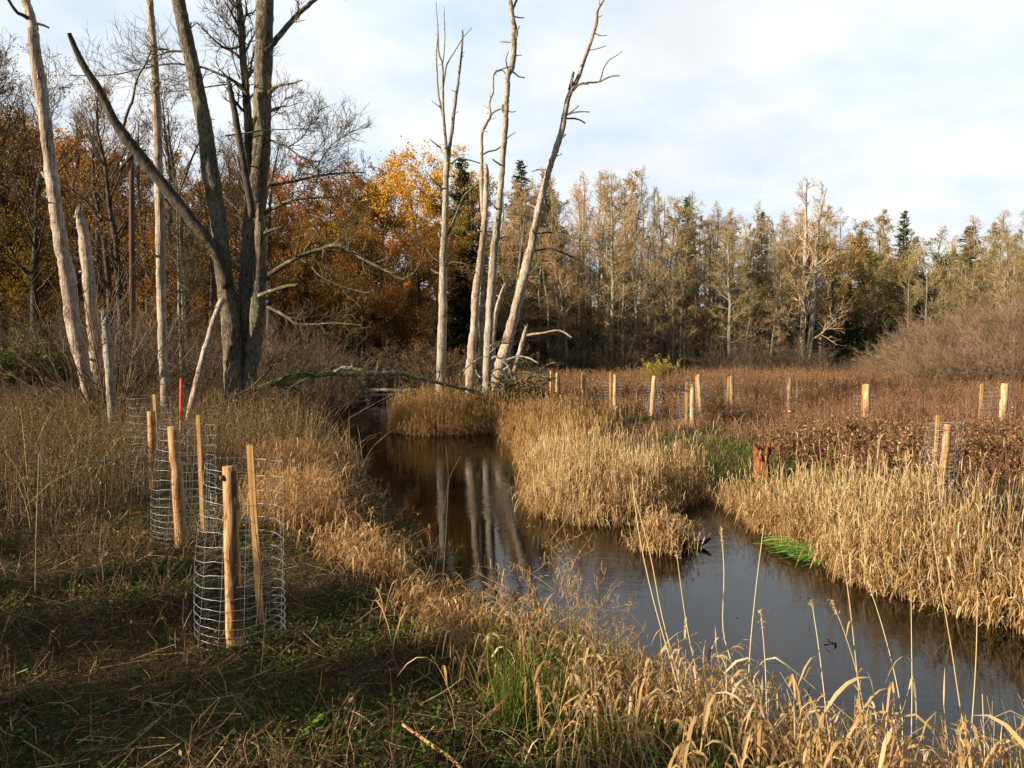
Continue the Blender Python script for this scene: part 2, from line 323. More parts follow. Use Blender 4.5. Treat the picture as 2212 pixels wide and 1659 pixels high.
# ------------------------------------------------------------------ the setting: terrain and stream
WZ = -0.5
LPX = [(760, 868), (735, 885), (715, 905), (745, 960), (790, 1020), (830, 1080), (890, 1130), (960, 1220), (1010, 1290), (1060, 1360)]
RPX = [(2212, 1365), (2150, 1350), (2050, 1310), (1950, 1290), (1850, 1260), (1780, 1210), (1700, 1160), (1650, 1150), (1600, 1110), (1560, 1090), (1530, 1076), (1480, 1090),
       (1440, 1110), (1370, 1130), (1300, 1135), (1230, 1130), (1165, 1110), (1150, 1090), (1140, 1020), (1110, 960), (1080, 936), (1000, 939), (920, 941), (848, 936), (846, 915), (856, 888), (872, 864)]
L = [tuple(onz(x, y, WZ)[:2]) for x, y in LPX] + [(0.45, 5.9), (0.95, 5.0), (1.5, 4.35), (2.1, 3.8), (3.0, 3.3), (4.4, 2.4), (7.0, 0.5), (9.0, -3.0)]
Rr_ = [(16.0, -1.0), (11.0, 2.0), (7.5, 5.0), (5.8, 6.2)] + [tuple(onz(x, y, WZ)[:2]) for x, y in RPX]
RIVER = np.array([(-7.6, 46.0), (-9.5, 60.0), (-11.5, 60.0), (-8.6, 45.0)][::-1] and [(-11.6, 62.0), (-8.7, 46.0)] + L + Rr_ + [(-6.6, 46.0), (-9.0, 62.0)])
ISLET = np.array([1.93, 9.75]); ISR = 0.22
def sdist(x, y):
    """signed distance to the stream edge, positive on land"""
    x = np.asarray(x, float); y = np.asarray(y, float); sh = x.shape; x = x.ravel(); y = y.ravel()
    d = np.full(x.shape, 1e9); ins = np.zeros(x.shape, bool)
    A = RIVER; B = np.roll(RIVER, -1, 0)
    for (ax, ay), (bx, by) in zip(A, B):
        ex, ey = bx - ax, by - ay
        t = np.clip(((x - ax) * ex + (y - ay) * ey) / (ex * ex + ey * ey), 0, 1)
        d = np.minimum(d, np.hypot(x - ax - t * ex, y - ay - t * ey))
        c = ((ay > y) != (by > y))
        if ey != 0: ins ^= c & (x < (y - ay) / ey * ex + ax)
    s = np.where(ins, -d, d)
    s = np.maximum(s, ISR - np.hypot((x - ISLET[0]) * 0.8, y - ISLET[1]))
    return s.reshape(sh)
CLY = [-5, 3.5, 4.5, 6, 8, 10, 12, 16, 20, 25, 32, 45, 60, 400]; CLX = [9, 5.2, 4, 2.9, 1.2, 0.5, -0.6, -1.9, -3.2, -4.8, -6.2, -7.6, -10.2, -10.2]
def right_bank(x, y): return np.asarray(x) > np.interp(y, CLY, CLX)
def height(x, y):
    x = np.asarray(x, float); y = np.asarray(y, float)
    s = sdist(x, y); rb = right_bank(x, y)
    bw = np.where(rb, 4.0, 1.3)
    land = WZ + 0.14 * sstep(s / 0.25) + 0.36 * sstep(s / bw) + (0.05 * vn(x, y, 1.3) + 0.03 * vn(x, y, 4.1, 2)) * np.clip(s / 1.2, 0, 1)
    bed = WZ - 0.10 - np.minimum(0.55, 0.45 * -s) + 0.04 * vn(x, y, 2.0, 1)
    z = np.where(s > 0, land, bed)
    far = np.clip(s / 6, 0, 1)
    z = z + far * (14 * sstep((y - 92) / 120) + 13 * sstep((-x - 8) / 50) * sstep((y - 42) / 60) + 16 * sstep((x - 55) / 110) * sstep((y - 85) / 130) + 18 * sstep((-x - 60) / 80))
    return z
def axis(lo, hi, f0, f1, fine, growth):
    a = list(np.arange(f0, f1, fine)); s = fine
    while a[-1] < hi: s *= growth; a.append(a[-1] + s)
    s = fine; b = [f0]
    while b[-1] > lo: s *= growth; b.append(b[-1] - s)
    return np.array(b[1:][::-1] + a)
gx = axis(-900, 900, -13, 14, 0.16, 1.10); gy = axis(-300, 1500, 0.5, 30, 0.16, 1.10)
GX, GY = np.meshgrid(gx, gy); GZ = height(GX, GY)
mb = MB(); nx, ny = len(gx), len(gy)
ii = (np.arange(ny - 1)[:, None] * nx + np.arange(nx - 1)[None])
mb.add(np.stack([GX, GY, GZ], -1).reshape(-1, 3), np.stack([ii, ii + 1, ii + nx + 1, ii + nx], -1).reshape(-1, 4))
m, k = new_mat('marsh_soil')
tcn = k.n('ShaderNodeTexCoord'); g = k.n('ShaderNodeNewGeometry')
n1 = k.noise(tcn.outputs['Object'], 0.9, 5, 0.65); n2 = k.noise(tcn.outputs['Object'], 14, 4, 0.7)
n3 = k.noise(tcn.outputs['Object'], 55, 3, 0.7)
c = k.ramp(n2, [(0.3, (0.014, 0.009, 0.006)), (0.55, (0.045, 0.028, 0.016)), (0.75, (0.085, 0.055, 0.03))])
c = k.mix(k.ramp(n1, [(0.48, 0.0), (0.62, 0.75)]), c, (0.030, 0.044, 0.010))
c = k.mix(k.ramp(n3, [(0.55, 0.0), (0.72, 0.6)]), c, (0.13, 0.085, 0.045))
b = k.n('ShaderNodeBsdfPrincipled'); b.inputs['Roughness'].default_value = 0.95; b.inputs['Specular IOR Level'].default_value = 0.1; k.l(c, b.inputs['Base Color'])
bp = k.n('ShaderNodeBump'); bp.inputs['Strength'].default_value = 0.8; bp.inputs['Distance'].default_value = 0.03; k.l(k.math('ADD', n2, k.math('MULTIPLY', n3, 0.4)), bp.inputs['Height']); k.l(bp.outputs[0], b.inputs['Normal'])
o = k.n('ShaderNodeOutputMaterial'); k.l(b.outputs[0], o.inputs[0])
tag(mb.build('ground', m), 'brown and green marshy ground along the stream', kind='structure')

# water: clear brown water over the bed, mirror reflections by Fresnel, wind ripples
m, k = new_mat('brown_stream_water')
tcn = k.n('ShaderNodeTexCoord')
r1 = k.noise(k.mapping(tcn.outputs['Object'], (1.0, 1.9, 1)), 3.2, 3, 0.55, 0.3); r2 = k.noise(k.mapping(tcn.outputs['Object'], (1.0, 2.4, 1)), 11, 3, 0.6)
calm = k.ramp(k.noise(tcn.outputs['Object'], 0.55, 2), [(0.40, 0.25), (0.62, 1.0)])
hgt = k.math('MULTIPLY', k.math('ADD', r1, k.math('MULTIPLY', r2, 0.38)), calm)
bp = k.n('ShaderNodeBump'); bp.inputs['Strength'].default_value = 0.40; bp.inputs['Distance'].default_value = 0.010; k.l(hgt, bp.inputs['Height'])
fr = k.n('ShaderNodeFresnel'); fr.inputs[0].default_value = 1.42; k.l(bp.outputs[0], fr.inputs[1])
gl = k.n('ShaderNodeBsdfGlossy'); gl.inputs['Roughness'].default_value = 0.015; k.l(bp.outputs[0], gl.inputs['Normal'])
tr = k.n('ShaderNodeBsdfTransparent'); tr.inputs[0].default_value = (0.36, 0.24, 0.11, 1)
mx = k.n('ShaderNodeMixShader'); k.l(fr.outputs[0], mx.inputs[0]); k.l(tr.outputs[0], mx.inputs[1]); k.l(gl.outputs[0], mx.inputs[2])
o = k.n('ShaderNodeOutputMaterial'); k.l(mx.outputs[0], o.inputs[0])
mb = MB(); xs = np.linspace(-14, 18, 17); ys = np.linspace(-4, 62, 34); XX, YY = np.meshgrid(xs, ys)
ii = (np.arange(33)[:, None] * 17 + np.arange(16)[None])
mb.add(np.stack([XX, YY, np.full_like(XX, WZ)], -1).reshape(-1, 3), np.stack([ii, ii + 1, ii + 18, ii + 17], -1).reshape(-1, 4))
tag(mb.build('water', m), 'dark brown still stream reflecting trees and sky', kind='structure')

# ------------------------------------------------------------------ hero trunks, logs and branches
def px_path(px, Y, dy=0.0, per=4, ground=False, jig=0.0):
    """px: (vx, vy, width px) from the base up, at distance Y (to Y+dy at the end) -> smoothed points, radii"""
    n = len(px); Ys = Y + dy * np.linspace(0, 1, n)
    P = np.array([at(p[0], p[1], y) for p, y in zip(px, Ys)]); r = np.array([p[2] * y / F / 2 for p, y in zip(px, Ys)])
    if ground:
        d = norm(P[0] - P[1]); d[2] = min(d[2], -0.6); d = norm(d); gz = float(height(P[0][0], P[0][1])) - 0.2
        s = (gz - P[0][2]) / d[2]
        if s > 0: P = np.vstack([P[0] + d * s, P]); r = np.concatenate([[r[0] * (1.25 if s > 0.4 else 1.1)], r])
    C = catmull(P, per); rc = np.interp(np.linspace(0, len(r) - 1, len(C)), np.arange(len(r)), r)
    if jig: C = C + rng.normal(size=C.shape) * jig * rc[:, None]
    return C, rc
def resample(C, r, kk):
    s = np.concatenate([[0], np.cumsum(np.linalg.norm(np.diff(C, axis=0), axis=1))]); t = np.linspace(0, s[-1], kk)
    return np.stack([np.interp(t, s, C[:, i]) for i in range(3)], 1), np.interp(t, s, r)
def limb(name, parent, px, Y, mat, dy=0.0, ground=False, sides=10, wob=0.07, per=4, jig=0.10, twigs=0, twigmat=None, tl=0.35, loc=None, stubs=0):
    """one branch or stem as one mesh; twigs > 0 grows fine side twigs on it"""
    mb = MB(); C, r = px_path(px, Y, dy, per, ground, jig)
    tubes(mb, C, r, sides, cap=True, wob=wob, seed=len(C) + px[0][0])
    if stubs:
        P, q = grow(C[None], r[None], stubs, 0.25, 0.97, 1.2, lambda t: 0.035, 4, 0.02, 0.25, 0.35, 0.6, 0.008)
        tubes(mb, P, q, 5, cap=True)
    if twigs:
        P0, r0 = resample(C, r, 10)
        P, q = grow(P0[None], r0[None], int(twigs * 2.0), 0.2, 1.0, 0.8, lambda t: tl * (1.15 - 0.6 * t), 5, 0.08, 0.22, 0.45, 0.3, 0.006)
        tubes(mb, P, q, 4, tint=rng.random(len(P)), mat=1)
        P2, q2 = grow(P, q, 5, 0.25, 1.0, 0.7, lambda t: 0.55, 4, 0.10, 0.2, 0.7, 0.4, 0.0055)
        tubes(mb, P2, q2, 3, tint=rng.random(len(P2)), mat=1)
        P3, q3 = grow(P2, q2, 4, 0.3, 1.0, 0.6, lambda t: 0.6, 3, 0.10, 0.2, 0.8, 0.5, 0.0042)
        tubes(mb, P3, q3, 3, tint=rng.random(len(P3)), mat=1)
    mats = [mat, twigmat or M['bigtwig']] if twigs else [mat]
    return mb.build(name, mats, parent, loc=loc if loc is not None else tuple(C[0]))
def base_of(px, Y):
    C, r = px_path(px, Y, ground=True); return tuple(float(v) for v in C[0])
def wpx(pts, w0, w1):
    n = len(pts); return [(x, y, w0 + (w1 - w0) * i / (n - 1)) for i, (x, y) in enumerate(pts)]

# big many-stemmed tree on the bank
BT = 18.0
s2 = [(532, 850, 46), (531, 760, 44), (535, 680, 42), (539, 600, 42), (549, 480, 44), (557, 400, 40), (566, 300, 38), (567, 200, 38), (570, 100, 37), (574, 0, 33), (578, -120, 26), (584, -260, 14)]
b0 = base_of(s2, BT)
big = empty('riverside_tree', b0, 'massive many-stemmed dark barked tree with mossy spreading limbs beside the pale dead trunks', 'tree')
limb('trunk', big, s2, BT, M['oakbark'], ground=True, sides=24, wob=0.05, per=8, jig=0.03)
limb('stem', big, [(505, 835, 42), (502, 740, 40), (493, 660, 38), (483, 590, 36), (472, 480, 35), (456, 380, 35), (441, 270, 31), (424, 180, 30), (402, 80, 29), (385, 0, 27), (360, -130, 20), (340, -240, 9)], BT - 0.35, M['oakbark'], ground=True, sides=22, wob=0.05, per=8, jig=0.03)
limb('stem', big, [(540, 800, 30), (551, 740, 32), (557, 650, 31), (561, 570, 28), (562, 480, 22), (562, 440, 14)], BT - 0.25, M['oakbark'], ground=True, sides=16, wob=0.07, per=7, jig=0.04)
limb('stem', big, [(549, 420, 22), (541, 340, 20), (536, 260, 18), (532, 200, 17), (525, 110, 15), (518, 30, 13), (513, -60, 10), (500, -170, 5)], BT + 0.2, M['oakbark'], sides=12, per=6, twigs=16, tl=0.16)
limb('broken_stem', big, [(546, 470, 15), (526, 350, 14), (506, 240, 13), (497, 190, 11), (490, 166, 4)], BT - 0.5, M['darkbark'], sides=10, per=6)
limb('leaning_stem', big, [(492, 620, 26), (467, 547, 26), (433, 500, 25), (367, 417, 24), (310, 347, 24), (267, 290, 23), (243, 253, 19), (213, 193, 17), (180, 140, 14), (160, 98, 11), (149, 71, 9)], BT - 0.5, M['darkbark'], dy=-1.2, sides=16, wob=0.06, per=7, jig=0.05)
EX = M['limb']; DK = M['darkbark']
for nm, pts, w0, w1, dy, mt, tw, tl in [
    ('branch', [(263, 285), (275, 245), (287, 213), (295, 173), (313, 140), (327, 108)], 8, 3.5, -0.4, EX, 0, 0.3),
    ('branch', [(572, 112), (592, 92), (622, 55), (655, 20), (690, -10), (730, -50)], 16, 8, 0.6, M['oakbark'], 3, 0.2),
    ('branch', [(535, 206), (515, 185), (497, 170), (460, 154), (427, 143), (367, 138), (313, 147), (240, 162), (150, 163)], 8, 2, 1.0, DK, 12, 0.22),
    ('branch', [(400, 112), (375, 110), (350, 116), (330, 125), (305, 150)], 7, 2, 0.5, DK, 7, 0.5),
    ('branch', [(497, 181), (455, 187), (417, 192), (380, 197), (343, 200), (293, 204)], 4, 1.5, 0.9, DK, 7, 0.3),
    ('branch', [(551, 618), (568, 605), (590, 588), (642, 556), (694, 538), (728, 530), (759, 542), (798, 567), (835, 585), (868, 603), (885, 596), (899, 584), (910, 560), (915, 536)], 15, 3, -1.0, EX, 14, 0.13),
    ('branch', [(647, 557), (673, 577), (694, 598), (733, 616), (765, 626), (793, 632), (806, 625)], 5, 2.2, -0.6, EX, 6, 0.2),
    ('branch', [(733, 616), (751, 640), (765, 650), (783, 668)], 3, 1.6, -0.2, EX, 2, 0.3),
    ('broken_branch', [(534, 646), (555, 640), (577, 632), (611, 621), (646, 614)], 12, 8.5, -0.7, EX, 0, 0.2),
    ('branch', [(556, 664), (572, 663), (590, 668), (621, 686), (640, 699), (673, 701), (720, 698), (757, 700), (788, 702)], 10, 2, -0.8, EX, 9, 0.2),
    ('branch', [(640, 697), (647, 715), (650, 735), (654, 750), (660, 768)], 5, 2.5, 0.1, EX, 4, 0.4),
    ('branch', [(690, 700), (720, 694), (740, 684), (757, 680), (768, 688)], 3, 1.5, -0.2, EX, 3, 0.3),
    ('branch', [(560, 470), (578, 456), (596, 447), (617, 437), (639, 430), (668, 427), (699, 427), (730, 432), (759, 437), (800, 433)], 12, 3, -0.9, EX, 13, 0.16),
    ('branch', [(637, 430), (655, 447), (673, 463), (700, 473), (726, 480), (770, 491), (806, 500), (845, 497), (886, 493)], 6, 2, -0.5, EX, 8, 0.2),
    ('branch', [(578, 400), (600, 397), (626, 393), (655, 387), (686, 380), (725, 375), (763, 373), (790, 372)], 10, 2.5, 0.8, DK, 12, 0.25),
    ('branch', [(578, 300), (600, 309), (619, 317), (640, 332), (656, 343), (683, 363), (687, 380), (680, 395)], 5, 3.5, -0.8, DK, 12, 0.5),
    ('branch', [(680, 366), (695, 345), (708, 322), (735, 300), (765, 280)], 3, 1.4, -0.5, DK, 11, 0.55),
    ('branch', [(620, 318), (650, 300), (670, 270), (690, 240)], 3, 1.3, 0.3, DK, 11, 0.5),
    ('branch', [(578, 260), (600, 240), (615, 215), (640, 205)], 3, 1.2, 0.2, DK, 7, 0.6),
    ('broken_branch', [(580, 200), (595, 189), (609, 183), (632, 180), (653, 173)], 10, 3, -0.3, EX, 0, 0.2),
    ('branch', [(486, 294), (540, 286), (586, 280), (620, 280), (649, 277), (680, 285)], 4, 1.5, -0.6, DK, 4, 0.2),
    ('branch', [(520, 100), (490, 105), (465, 88), (435, 58)], 6, 4, 0.3, DK, 3, 0.3),
    ('branch', [(517, 170), (502, 115), (507, 70), (480, 40), (460, 25)], 3, 1.2, 0.4, DK, 9, 0.5),
    ('branch', [(415, 80), (412, 62), (425, 50)], 4, 2, -0.2, EX, 2, 0.4),
    ('branch', [(380, 440), (400, 380), (425, 318), (430, 308)], 5, 4, -0.6, EX, 3, 0.3),
    ('branch', [(545, 520), (530, 470), (500, 440), (480, 420), (462, 395)], 6, 3, 1.0, DK, 5, 0.3),
    ('branch', [(556, 510), (580, 500), (612, 489)], 12, 5, -0.5, M['darkbark'], 0, 0.3),
    ('branch', [(467, 640), (440, 620), (425, 590), (410, 555)], 3, 1.3, -0.4, EX, 9, 0.5),
    ('branch', [(486, 590), (450, 560), (430, 530), (395, 520)], 3, 1.3, -0.6, EX, 7, 0.5),
]:
    limb(nm, big, wpx(pts, w0 * 0.85, w1 * 0.85), BT - 0.15, mt, dy=dy, twigs=tw, tl=tl, sides=8)

# pale dead trunks on the near bank
def dead_trunk(name, px, Y, label, mat=M['pale'], branches=(), ground=True, sides=18, stubs=0, cat='dead tree', jig=0.06):
    t = empty(name, base_of(px, Y), label, cat)
    limb('trunk', t, px, Y, mat, ground=ground, sides=sides, wob=0.085, per=7, jig=jig, stubs=max(stubs, 5))
    if name == 'snapped_snag':                                        # splintered break
        q, w_ = px[-1], px[-1][2] * Y / F; e = at(q[0], q[1], Y); mb = MB()
        for i in range(9):
            a = i * 0.7; c = e + [math.cos(a) * w_ * 0.6, math.sin(a) * w_ * 0.6, -0.14]; hh = rng.uniform(0.12, 0.38)
            tubes(mb, np.array([c, c + [0.01, 0, hh * 0.55], c + [rng.normal() * 0.03, rng.normal() * 0.03, hh]]), np.array([0.3, 0.2, 0.03]) * w_, 5, cap=True)
        mb.build('splinters', mat, t)
    for br in branches:
        pts, w0, w1 = br[:3]; nm = br[3] if len(br) > 3 else 'branch'; dy = br[4] if len(br) > 4 else rng.uniform(-0.6, 0.5)
        limb(nm, t, wpx(pts, w0, w1), Y, br[5] if len(br) > 5 else M['limb'], dy=dy, sides=7, twigs=br[6] if len(br) > 6 else 0, tl=0.25, stubs=br[7] if len(br) > 7 else 0)
    return t
dead_trunk('dead_tree', [(188, 830, 26), (172, 760, 30), (160, 700, 30), (145, 600, 30), (131, 520, 28), (115, 400, 27), (100, 290, 25), (92, 225, 25), (84, 170, 25), (74, 100, 22), (69, 45, 20), (55, 0, 18), (40, -60, 14)], 20.0,
           'tall pale barkless trunk with one dark branch crossing the top corner', branches=[([(70, 50), (55, 36), (35, 25), (18, 0), (0, -20)], 9, 5, 'branch', -0.5, M['darkbark']), ([(105, 433), (85, 430), (68, 422)], 5, 3), ([(66, 100), (58, 95)], 5, 4)])
dead_trunk('snapped_snag', [(214, 830, 24), (209, 790, 25), (203, 720, 25), (197, 660, 25), (188, 570, 24), (182, 510, 22), (174, 472, 18), (172, 461, 12)], 21.0, 'pale barkless trunk snapped off halfway up, standing between a taller trunk and a short stub')
dead_trunk('snapped_snag', [(240, 850, 18), (236, 790, 20), (233, 745, 21), (228, 706, 16), (229, 690, 14), (225, 682, 8)], 17.0, 'short rotten reddish trunk stub with peeling wood among the brown weeds', mat=M['pale2'])
dead_trunk('dead_tree', [(357, 850, 20), (352, 760, 19), (349, 660, 20), (347, 560, 20), (345, 440, 19), (341, 330, 17), (337, 200, 16), (332, 110, 15), (326, 30, 14), (321, -20, 13), (312, -100, 8)], 19.0, 'straight pole-like pale dead trunk beside the forked dark tree, cut by the top edge', branches=[([(345, 342), (355, 335), (385, 325)], 2.5, 1.2), ([(332, 128), (326, 118), (318, 112)], 4, 2)])
dead_trunk('leaning_dead_pole', wpx([(408, 900), (420, 850), (432, 800), (447, 745), (463, 690), (481, 645)], 15, 13), 17.2, 'thin barkless pole leaning against the stem of the big forked tree', cat='dead branch')
t = empty('grey_sapling', base_of([(394, 800, 9), (390, 700, 9)], 27), 'slim twin-stemmed pale birch sapling with short side twigs behind the straight dead trunk', 'sapling')
limb('stem', t, [(394, 790, 10), (390, 700, 10), (387, 620, 7), (385, 540, 5), (383, 470, 3), (380, 380, 2)], 27, M['alderbark'], ground=True, twigs=22, tl=0.1, sides=8)
limb('stem', t, [(397, 700, 7), (394, 640, 6), (391, 560, 4), (389, 500, 3), (390, 440, 2)], 27, M['alderbark'], twigs=18, tl=0.14, sides=8)

# pale dead trunks across the stream
CT = 28.0
dead_trunk('dead_tree', [(951, 850, 22), (952, 815, 20), (954, 747, 20), (957, 649, 18), (958, 552, 15), (962, 454, 14), (963, 389, 13), (966, 352, 15)], CT + 0.5, 'slender dead tree splitting into three thin bare tops, standing alone by the golden reeds', mat=M['pale2'], branches=[
    ([(966, 360), (962, 293), (958, 250), (957, 200), (956, 141), (948, 115), (946, 64), (942, 6)], 8, 1.5, 'stem', -0.5, M['alderbark'], 0, 10),
    ([(957, 250), (948, 210), (944, 160), (943, 117), (946, 64)], 5, 2, 'stem', 0.4, M['alderbark'], 0, 8),
    ([(956, 141), (961, 88), (959, 15)], 3, 1.5, 'stem', 0.2, M['alderbark'], 0, 6),
    ([(957, 190), (962, 155), (965, 141), (975, 122), (986, 105), (1000, 82), (1019, 60)], 4, 1.6, 'stem', -0.5, M['alderbark']),
    ([(967, 352), (971, 320), (977, 278), (986, 205), (993, 152), (1000, 82), (998, 66)], 10, 2.5, 'stem', 0.5, M['alderbark'], 0, 18),
    ([(975, 355), (985, 345), (997, 344), (1015, 346), (1038, 353)], 4, 2.5), ([(958, 410), (950, 402), (939, 393), (917, 366)], 4, 2),
    ([(966, 510), (973, 495), (985, 465), (1002, 425), (1020, 408), (1034, 398)], 6, 4), ([(953, 592), (940, 588), (931, 581)], 5, 3.5),
    ([(965, 574), (977, 566), (990, 567), (1012, 572)], 4, 2.5), ([(963, 632), (975, 626), (988, 621)], 4, 3), ([(954, 570), (935, 555), (921, 536)], 3, 2),
    ([(953, 234), (946, 228), (932, 217)], 3, 1.5), ([(952, 320), (940, 310), (928, 301)], 3, 2)])
dead_trunk('dead_tree', [(1016, 850, 24), (1017, 810, 23), (1019, 757, 20), (1025, 700, 18), (1027, 640, 17), (1034, 590, 15), (1041, 536, 14), (1047, 470, 13), (1050, 405, 11), (1051, 370, 10), (1050, 354, 5)], CT, 'pale bowed dead trunk with a snapped blunt top in the clump of dead trees', mat=M['pale'], branches=[
    ([(1046, 480), (1042, 448), (1040, 389), (1041, 331), (1041, 290), (1050, 268), (1059, 252), (1058, 235), (1058, 217), (1065, 200), (1066, 164), (1072, 154), (1082, 150), (1103, 143)], 9, 2.2, 'stem', 0.6, M['pale2'], 0, 10),
    ([(1059, 250), (1070, 240), (1082, 236), (1088, 240)], 4, 2.5), ([(1042, 334), (1056, 327), (1071, 324), (1082, 315), (1086, 303)], 4, 2.5)])
dead_trunk('dead_tree', [(1042, 850, 16), (1041, 760, 15), (1041, 682, 12), (1043, 601, 9), (1046, 540, 6)], CT + 1.3, 'thin dead stem covered with pale lichen tufts, squeezed between two taller dead trunks', mat=M['log'], stubs=14)
dead_trunk('dead_tree', [(1052, 880, 24), (1051, 845, 20), (1052, 796, 19), (1057, 698, 19), (1060, 633, 18), (1066, 552, 16), (1074, 487, 15), (1079, 438, 14), (1084, 373, 13), (1088, 315, 13), (1092, 270, 12), (1093, 235, 11), (1096, 195, 11), (1097, 164, 12), (1106, 145, 12), (1110, 110, 12), (1110, 85, 13), (1112, 67, 13), (1107, 40, 11), (1103, 5, 9), (1101, -60, 6)], CT - 0.7,
           'tallest upright dead trunk with patchy bark and kinked top amid the clump', mat=M['pale2'], stubs=8, branches=[
    ([(1112, 67), (1106, 45), (1108, 22), (1116, 0), (1124, -25)], 7, 4, 'stem', 0.2, M['pale2']), ([(1095, 172), (1092, 160), (1085, 152), (1072, 156), (1066, 165)], 3, 2),
    ([(1097, 150), (1093, 130), (1099, 110)], 3, 1.5), ([(1109, 122), (1118, 120), (1128, 119)], 3, 1.2), ([(1094, 238), (1105, 242), (1115, 240)], 3, 1.5), ([(1090, 306), (1098, 296), (1113, 286)], 3, 1.5), ([(1089, 245), (1086, 235), (1087, 225)], 6, 5),
    ([(1077, 516), (1095, 511), (1112, 514)], 3, 1.5)])
dead_trunk('snapped_snag', [(1063, 790, 12), (1065, 730, 12), (1068, 690, 11), (1076, 660, 11), (1082, 640, 9), (1088, 622, 7), (1090, 611, 3)], CT + 0.6, 'short pale trunk snapped to a point beside the tallest dead trunk', mat=M['pale'])
dead_trunk('dead_tree', [(1078, 810, 30), (1086, 775, 26), (1098, 731, 24), (1115, 666, 22), (1131, 601, 20), (1147, 536, 18), (1157, 487, 16), (1167, 438, 15), (1180, 389, 14), (1190, 353, 13), (1203, 316, 13), (1216, 270, 12), (1225, 220, 11), (1235, 193, 10), (1250, 165, 9), (1264, 123, 8), (1279, 82, 7), (1288, 50, 7), (1291, 23, 6), (1304, 0, 4), (1312, -20, 2)], CT + 0.2,
           'pale dead trunk leaning out of the clump, crooked bare branches near its tip', mat=M['pale'], stubs=10, branches=[
    ([(1231, 195), (1234, 180), (1237, 165), (1239, 155)], 8, 5, 'broken_branch'), ([(1238, 196), (1250, 183), (1267, 179), (1293, 177), (1314, 167), (1325, 164), (1338, 164)], 5, 2.5, 'branch', -0.6, M['limb'], 0, 6),
    ([(1296, 175), (1301, 160), (1305, 146), (1317, 129), (1332, 120), (1345, 110)], 3, 1.2, 'branch', -0.4, M['limb'], 0, 4), ([(1223, 248), (1240, 243), (1258, 241), (1273, 242)], 4, 2.5, 'branch', -0.4, M['limb'], 0, 4),
    ([(1223, 256), (1240, 256), (1252, 259), (1264, 266)], 4, 3, 'branch', 0.4, M['limb']), ([(1163, 505), (1185, 502), (1212, 506), (1235, 512), (1258, 516), (1272, 528), (1290, 541)], 5, 2.5, 'branch', -0.8, M['limb'], 2),
    ([(1148, 544), (1170, 539), (1190, 537), (1222, 549), (1245, 560), (1261, 571), (1275, 588), (1283, 602)], 5, 2.5, 'branch', 0.5, M['limb'], 2), ([(1285, 72), (1297, 77), (1311, 76)], 3, 1.5), ([(1212, 300), (1218, 294), (1222, 290)], 4, 3)])
dead_trunk('snapped_snag', [(1104, 830, 12), (1113, 790, 11), (1121, 765, 10), (1128, 741, 10), (1133, 722, 9), (1136, 706, 4)], CT - 0.4, 'slanting split stub with a long bleached branch sticking out sideways', mat=M['pale'], branches=[([(1130, 727), (1150, 722), (1170, 720), (1190, 716), (1208, 714), (1222, 720), (1236, 730)], 6, 4, 'branch', -0.3, M['pale'])])

# heaped dead branches round the clump
def crop(pts, s=0.1221, ox=999, oy=729): return [(x * s + ox, y * s + oy) for x, y in pts]
HP = 'dead branches heaped round the pale trunks'
for pts, w, lab in [
    ([(490, 150), (620, 105), (760, 95), (930, 125)], 3.2, 'short reddish dead branch bending over above the branch heap'), ([(490, 270), (600, 180), (650, 120)], 3, None),
    ([(520, 370), (600, 345), (720, 410), (800, 500), (870, 620), (960, 780)], 4.5, 'thick arching dead branch drooping over the branch heap from the tallest trunk'), ([(730, 580), (850, 490), (950, 450), (1130, 425)], 4, 'straight-tipped pale dead branch pointing out of the heap over the meadow'),
    ([(780, 390), (950, 340), (1080, 340), (1200, 375), (1350, 460)], 4, 'long pale dead branch curving down past the slanting split stub'), ([(1330, 620), (1440, 520), (1560, 455), (1675, 455)], 3.2, 'bleached thin dead branch rising from the far end of the heap'),
    ([(510, 600), (620, 560), (720, 600), (800, 690), (830, 740)], 4, None), ([(640, 640), (760, 680), (870, 770)], 4, None), ([(520, 650), (640, 770), (740, 850), (810, 1000)], 4.5, None), ([(510, 770), (600, 840), (680, 930)], 4, None), ([(890, 640), (980, 800)], 5, None),
    ([(1080, 620), (1200, 630), (1350, 660), (1500, 710)], 4.5, None), ([(1100, 760), (1260, 680), (1400, 670), (1560, 745)], 4, None), ([(1260, 830), (1360, 750), (1480, 720)], 3.5, None), ([(1400, 870), (1500, 780), (1630, 735)], 3.5, None),
    ([(1060, 850), (1180, 850), (1300, 890), (1400, 870)], 4, None), ([(690, 920), (800, 870), (900, 830), (1050, 740)], 4, None), ([(830, 590), (890, 730), (880, 900), (850, 1050)], 3.5, None), ([(240, 580), (270, 660), (350, 720)], 3.5, None), ([(0, 885), (120, 930), (250, 1010)], 5.5, 'yellowish debarked stick lying at the end of the mossy fallen limb'),
    ([(250, 970), (350, 880)], 4, None), ([(0, 600), (200, 430), (370, 330)], 2.5, None)]:
    o = limb('dead_branch', None, wpx(crop(pts), w * 1.25, w * 0.85), CT - 1.2 + rng.uniform(-0.5, 0.6), M['pale2'] if lab and 'mossy' not in lab else M['log'], dy=rng.uniform(-0.6, 0.6), sides=7, twigs=4, tl=0.35, twigmat=M['bigtwig'])
    tag(o, lab or 'lichened dead branch tangled in the heap at the foot of the pale trunks', 'dead branch', HP)
mb = MB(); cc = np.array([at(1100, 815, CT - 0.8)]); n = 260
pp = np.stack([cc[0][0] + rng.normal(size=n) * 0.85, cc[0][1] + rng.normal(size=n) * 0.5, np.zeros(n)], 1)
pp[:, 2] = height(pp[:, 0], pp[:, 1]) + rng.random(n) * 1.0 * np.exp(-((pp[:, 0] - cc[0][0]) / 1.1) ** 2)
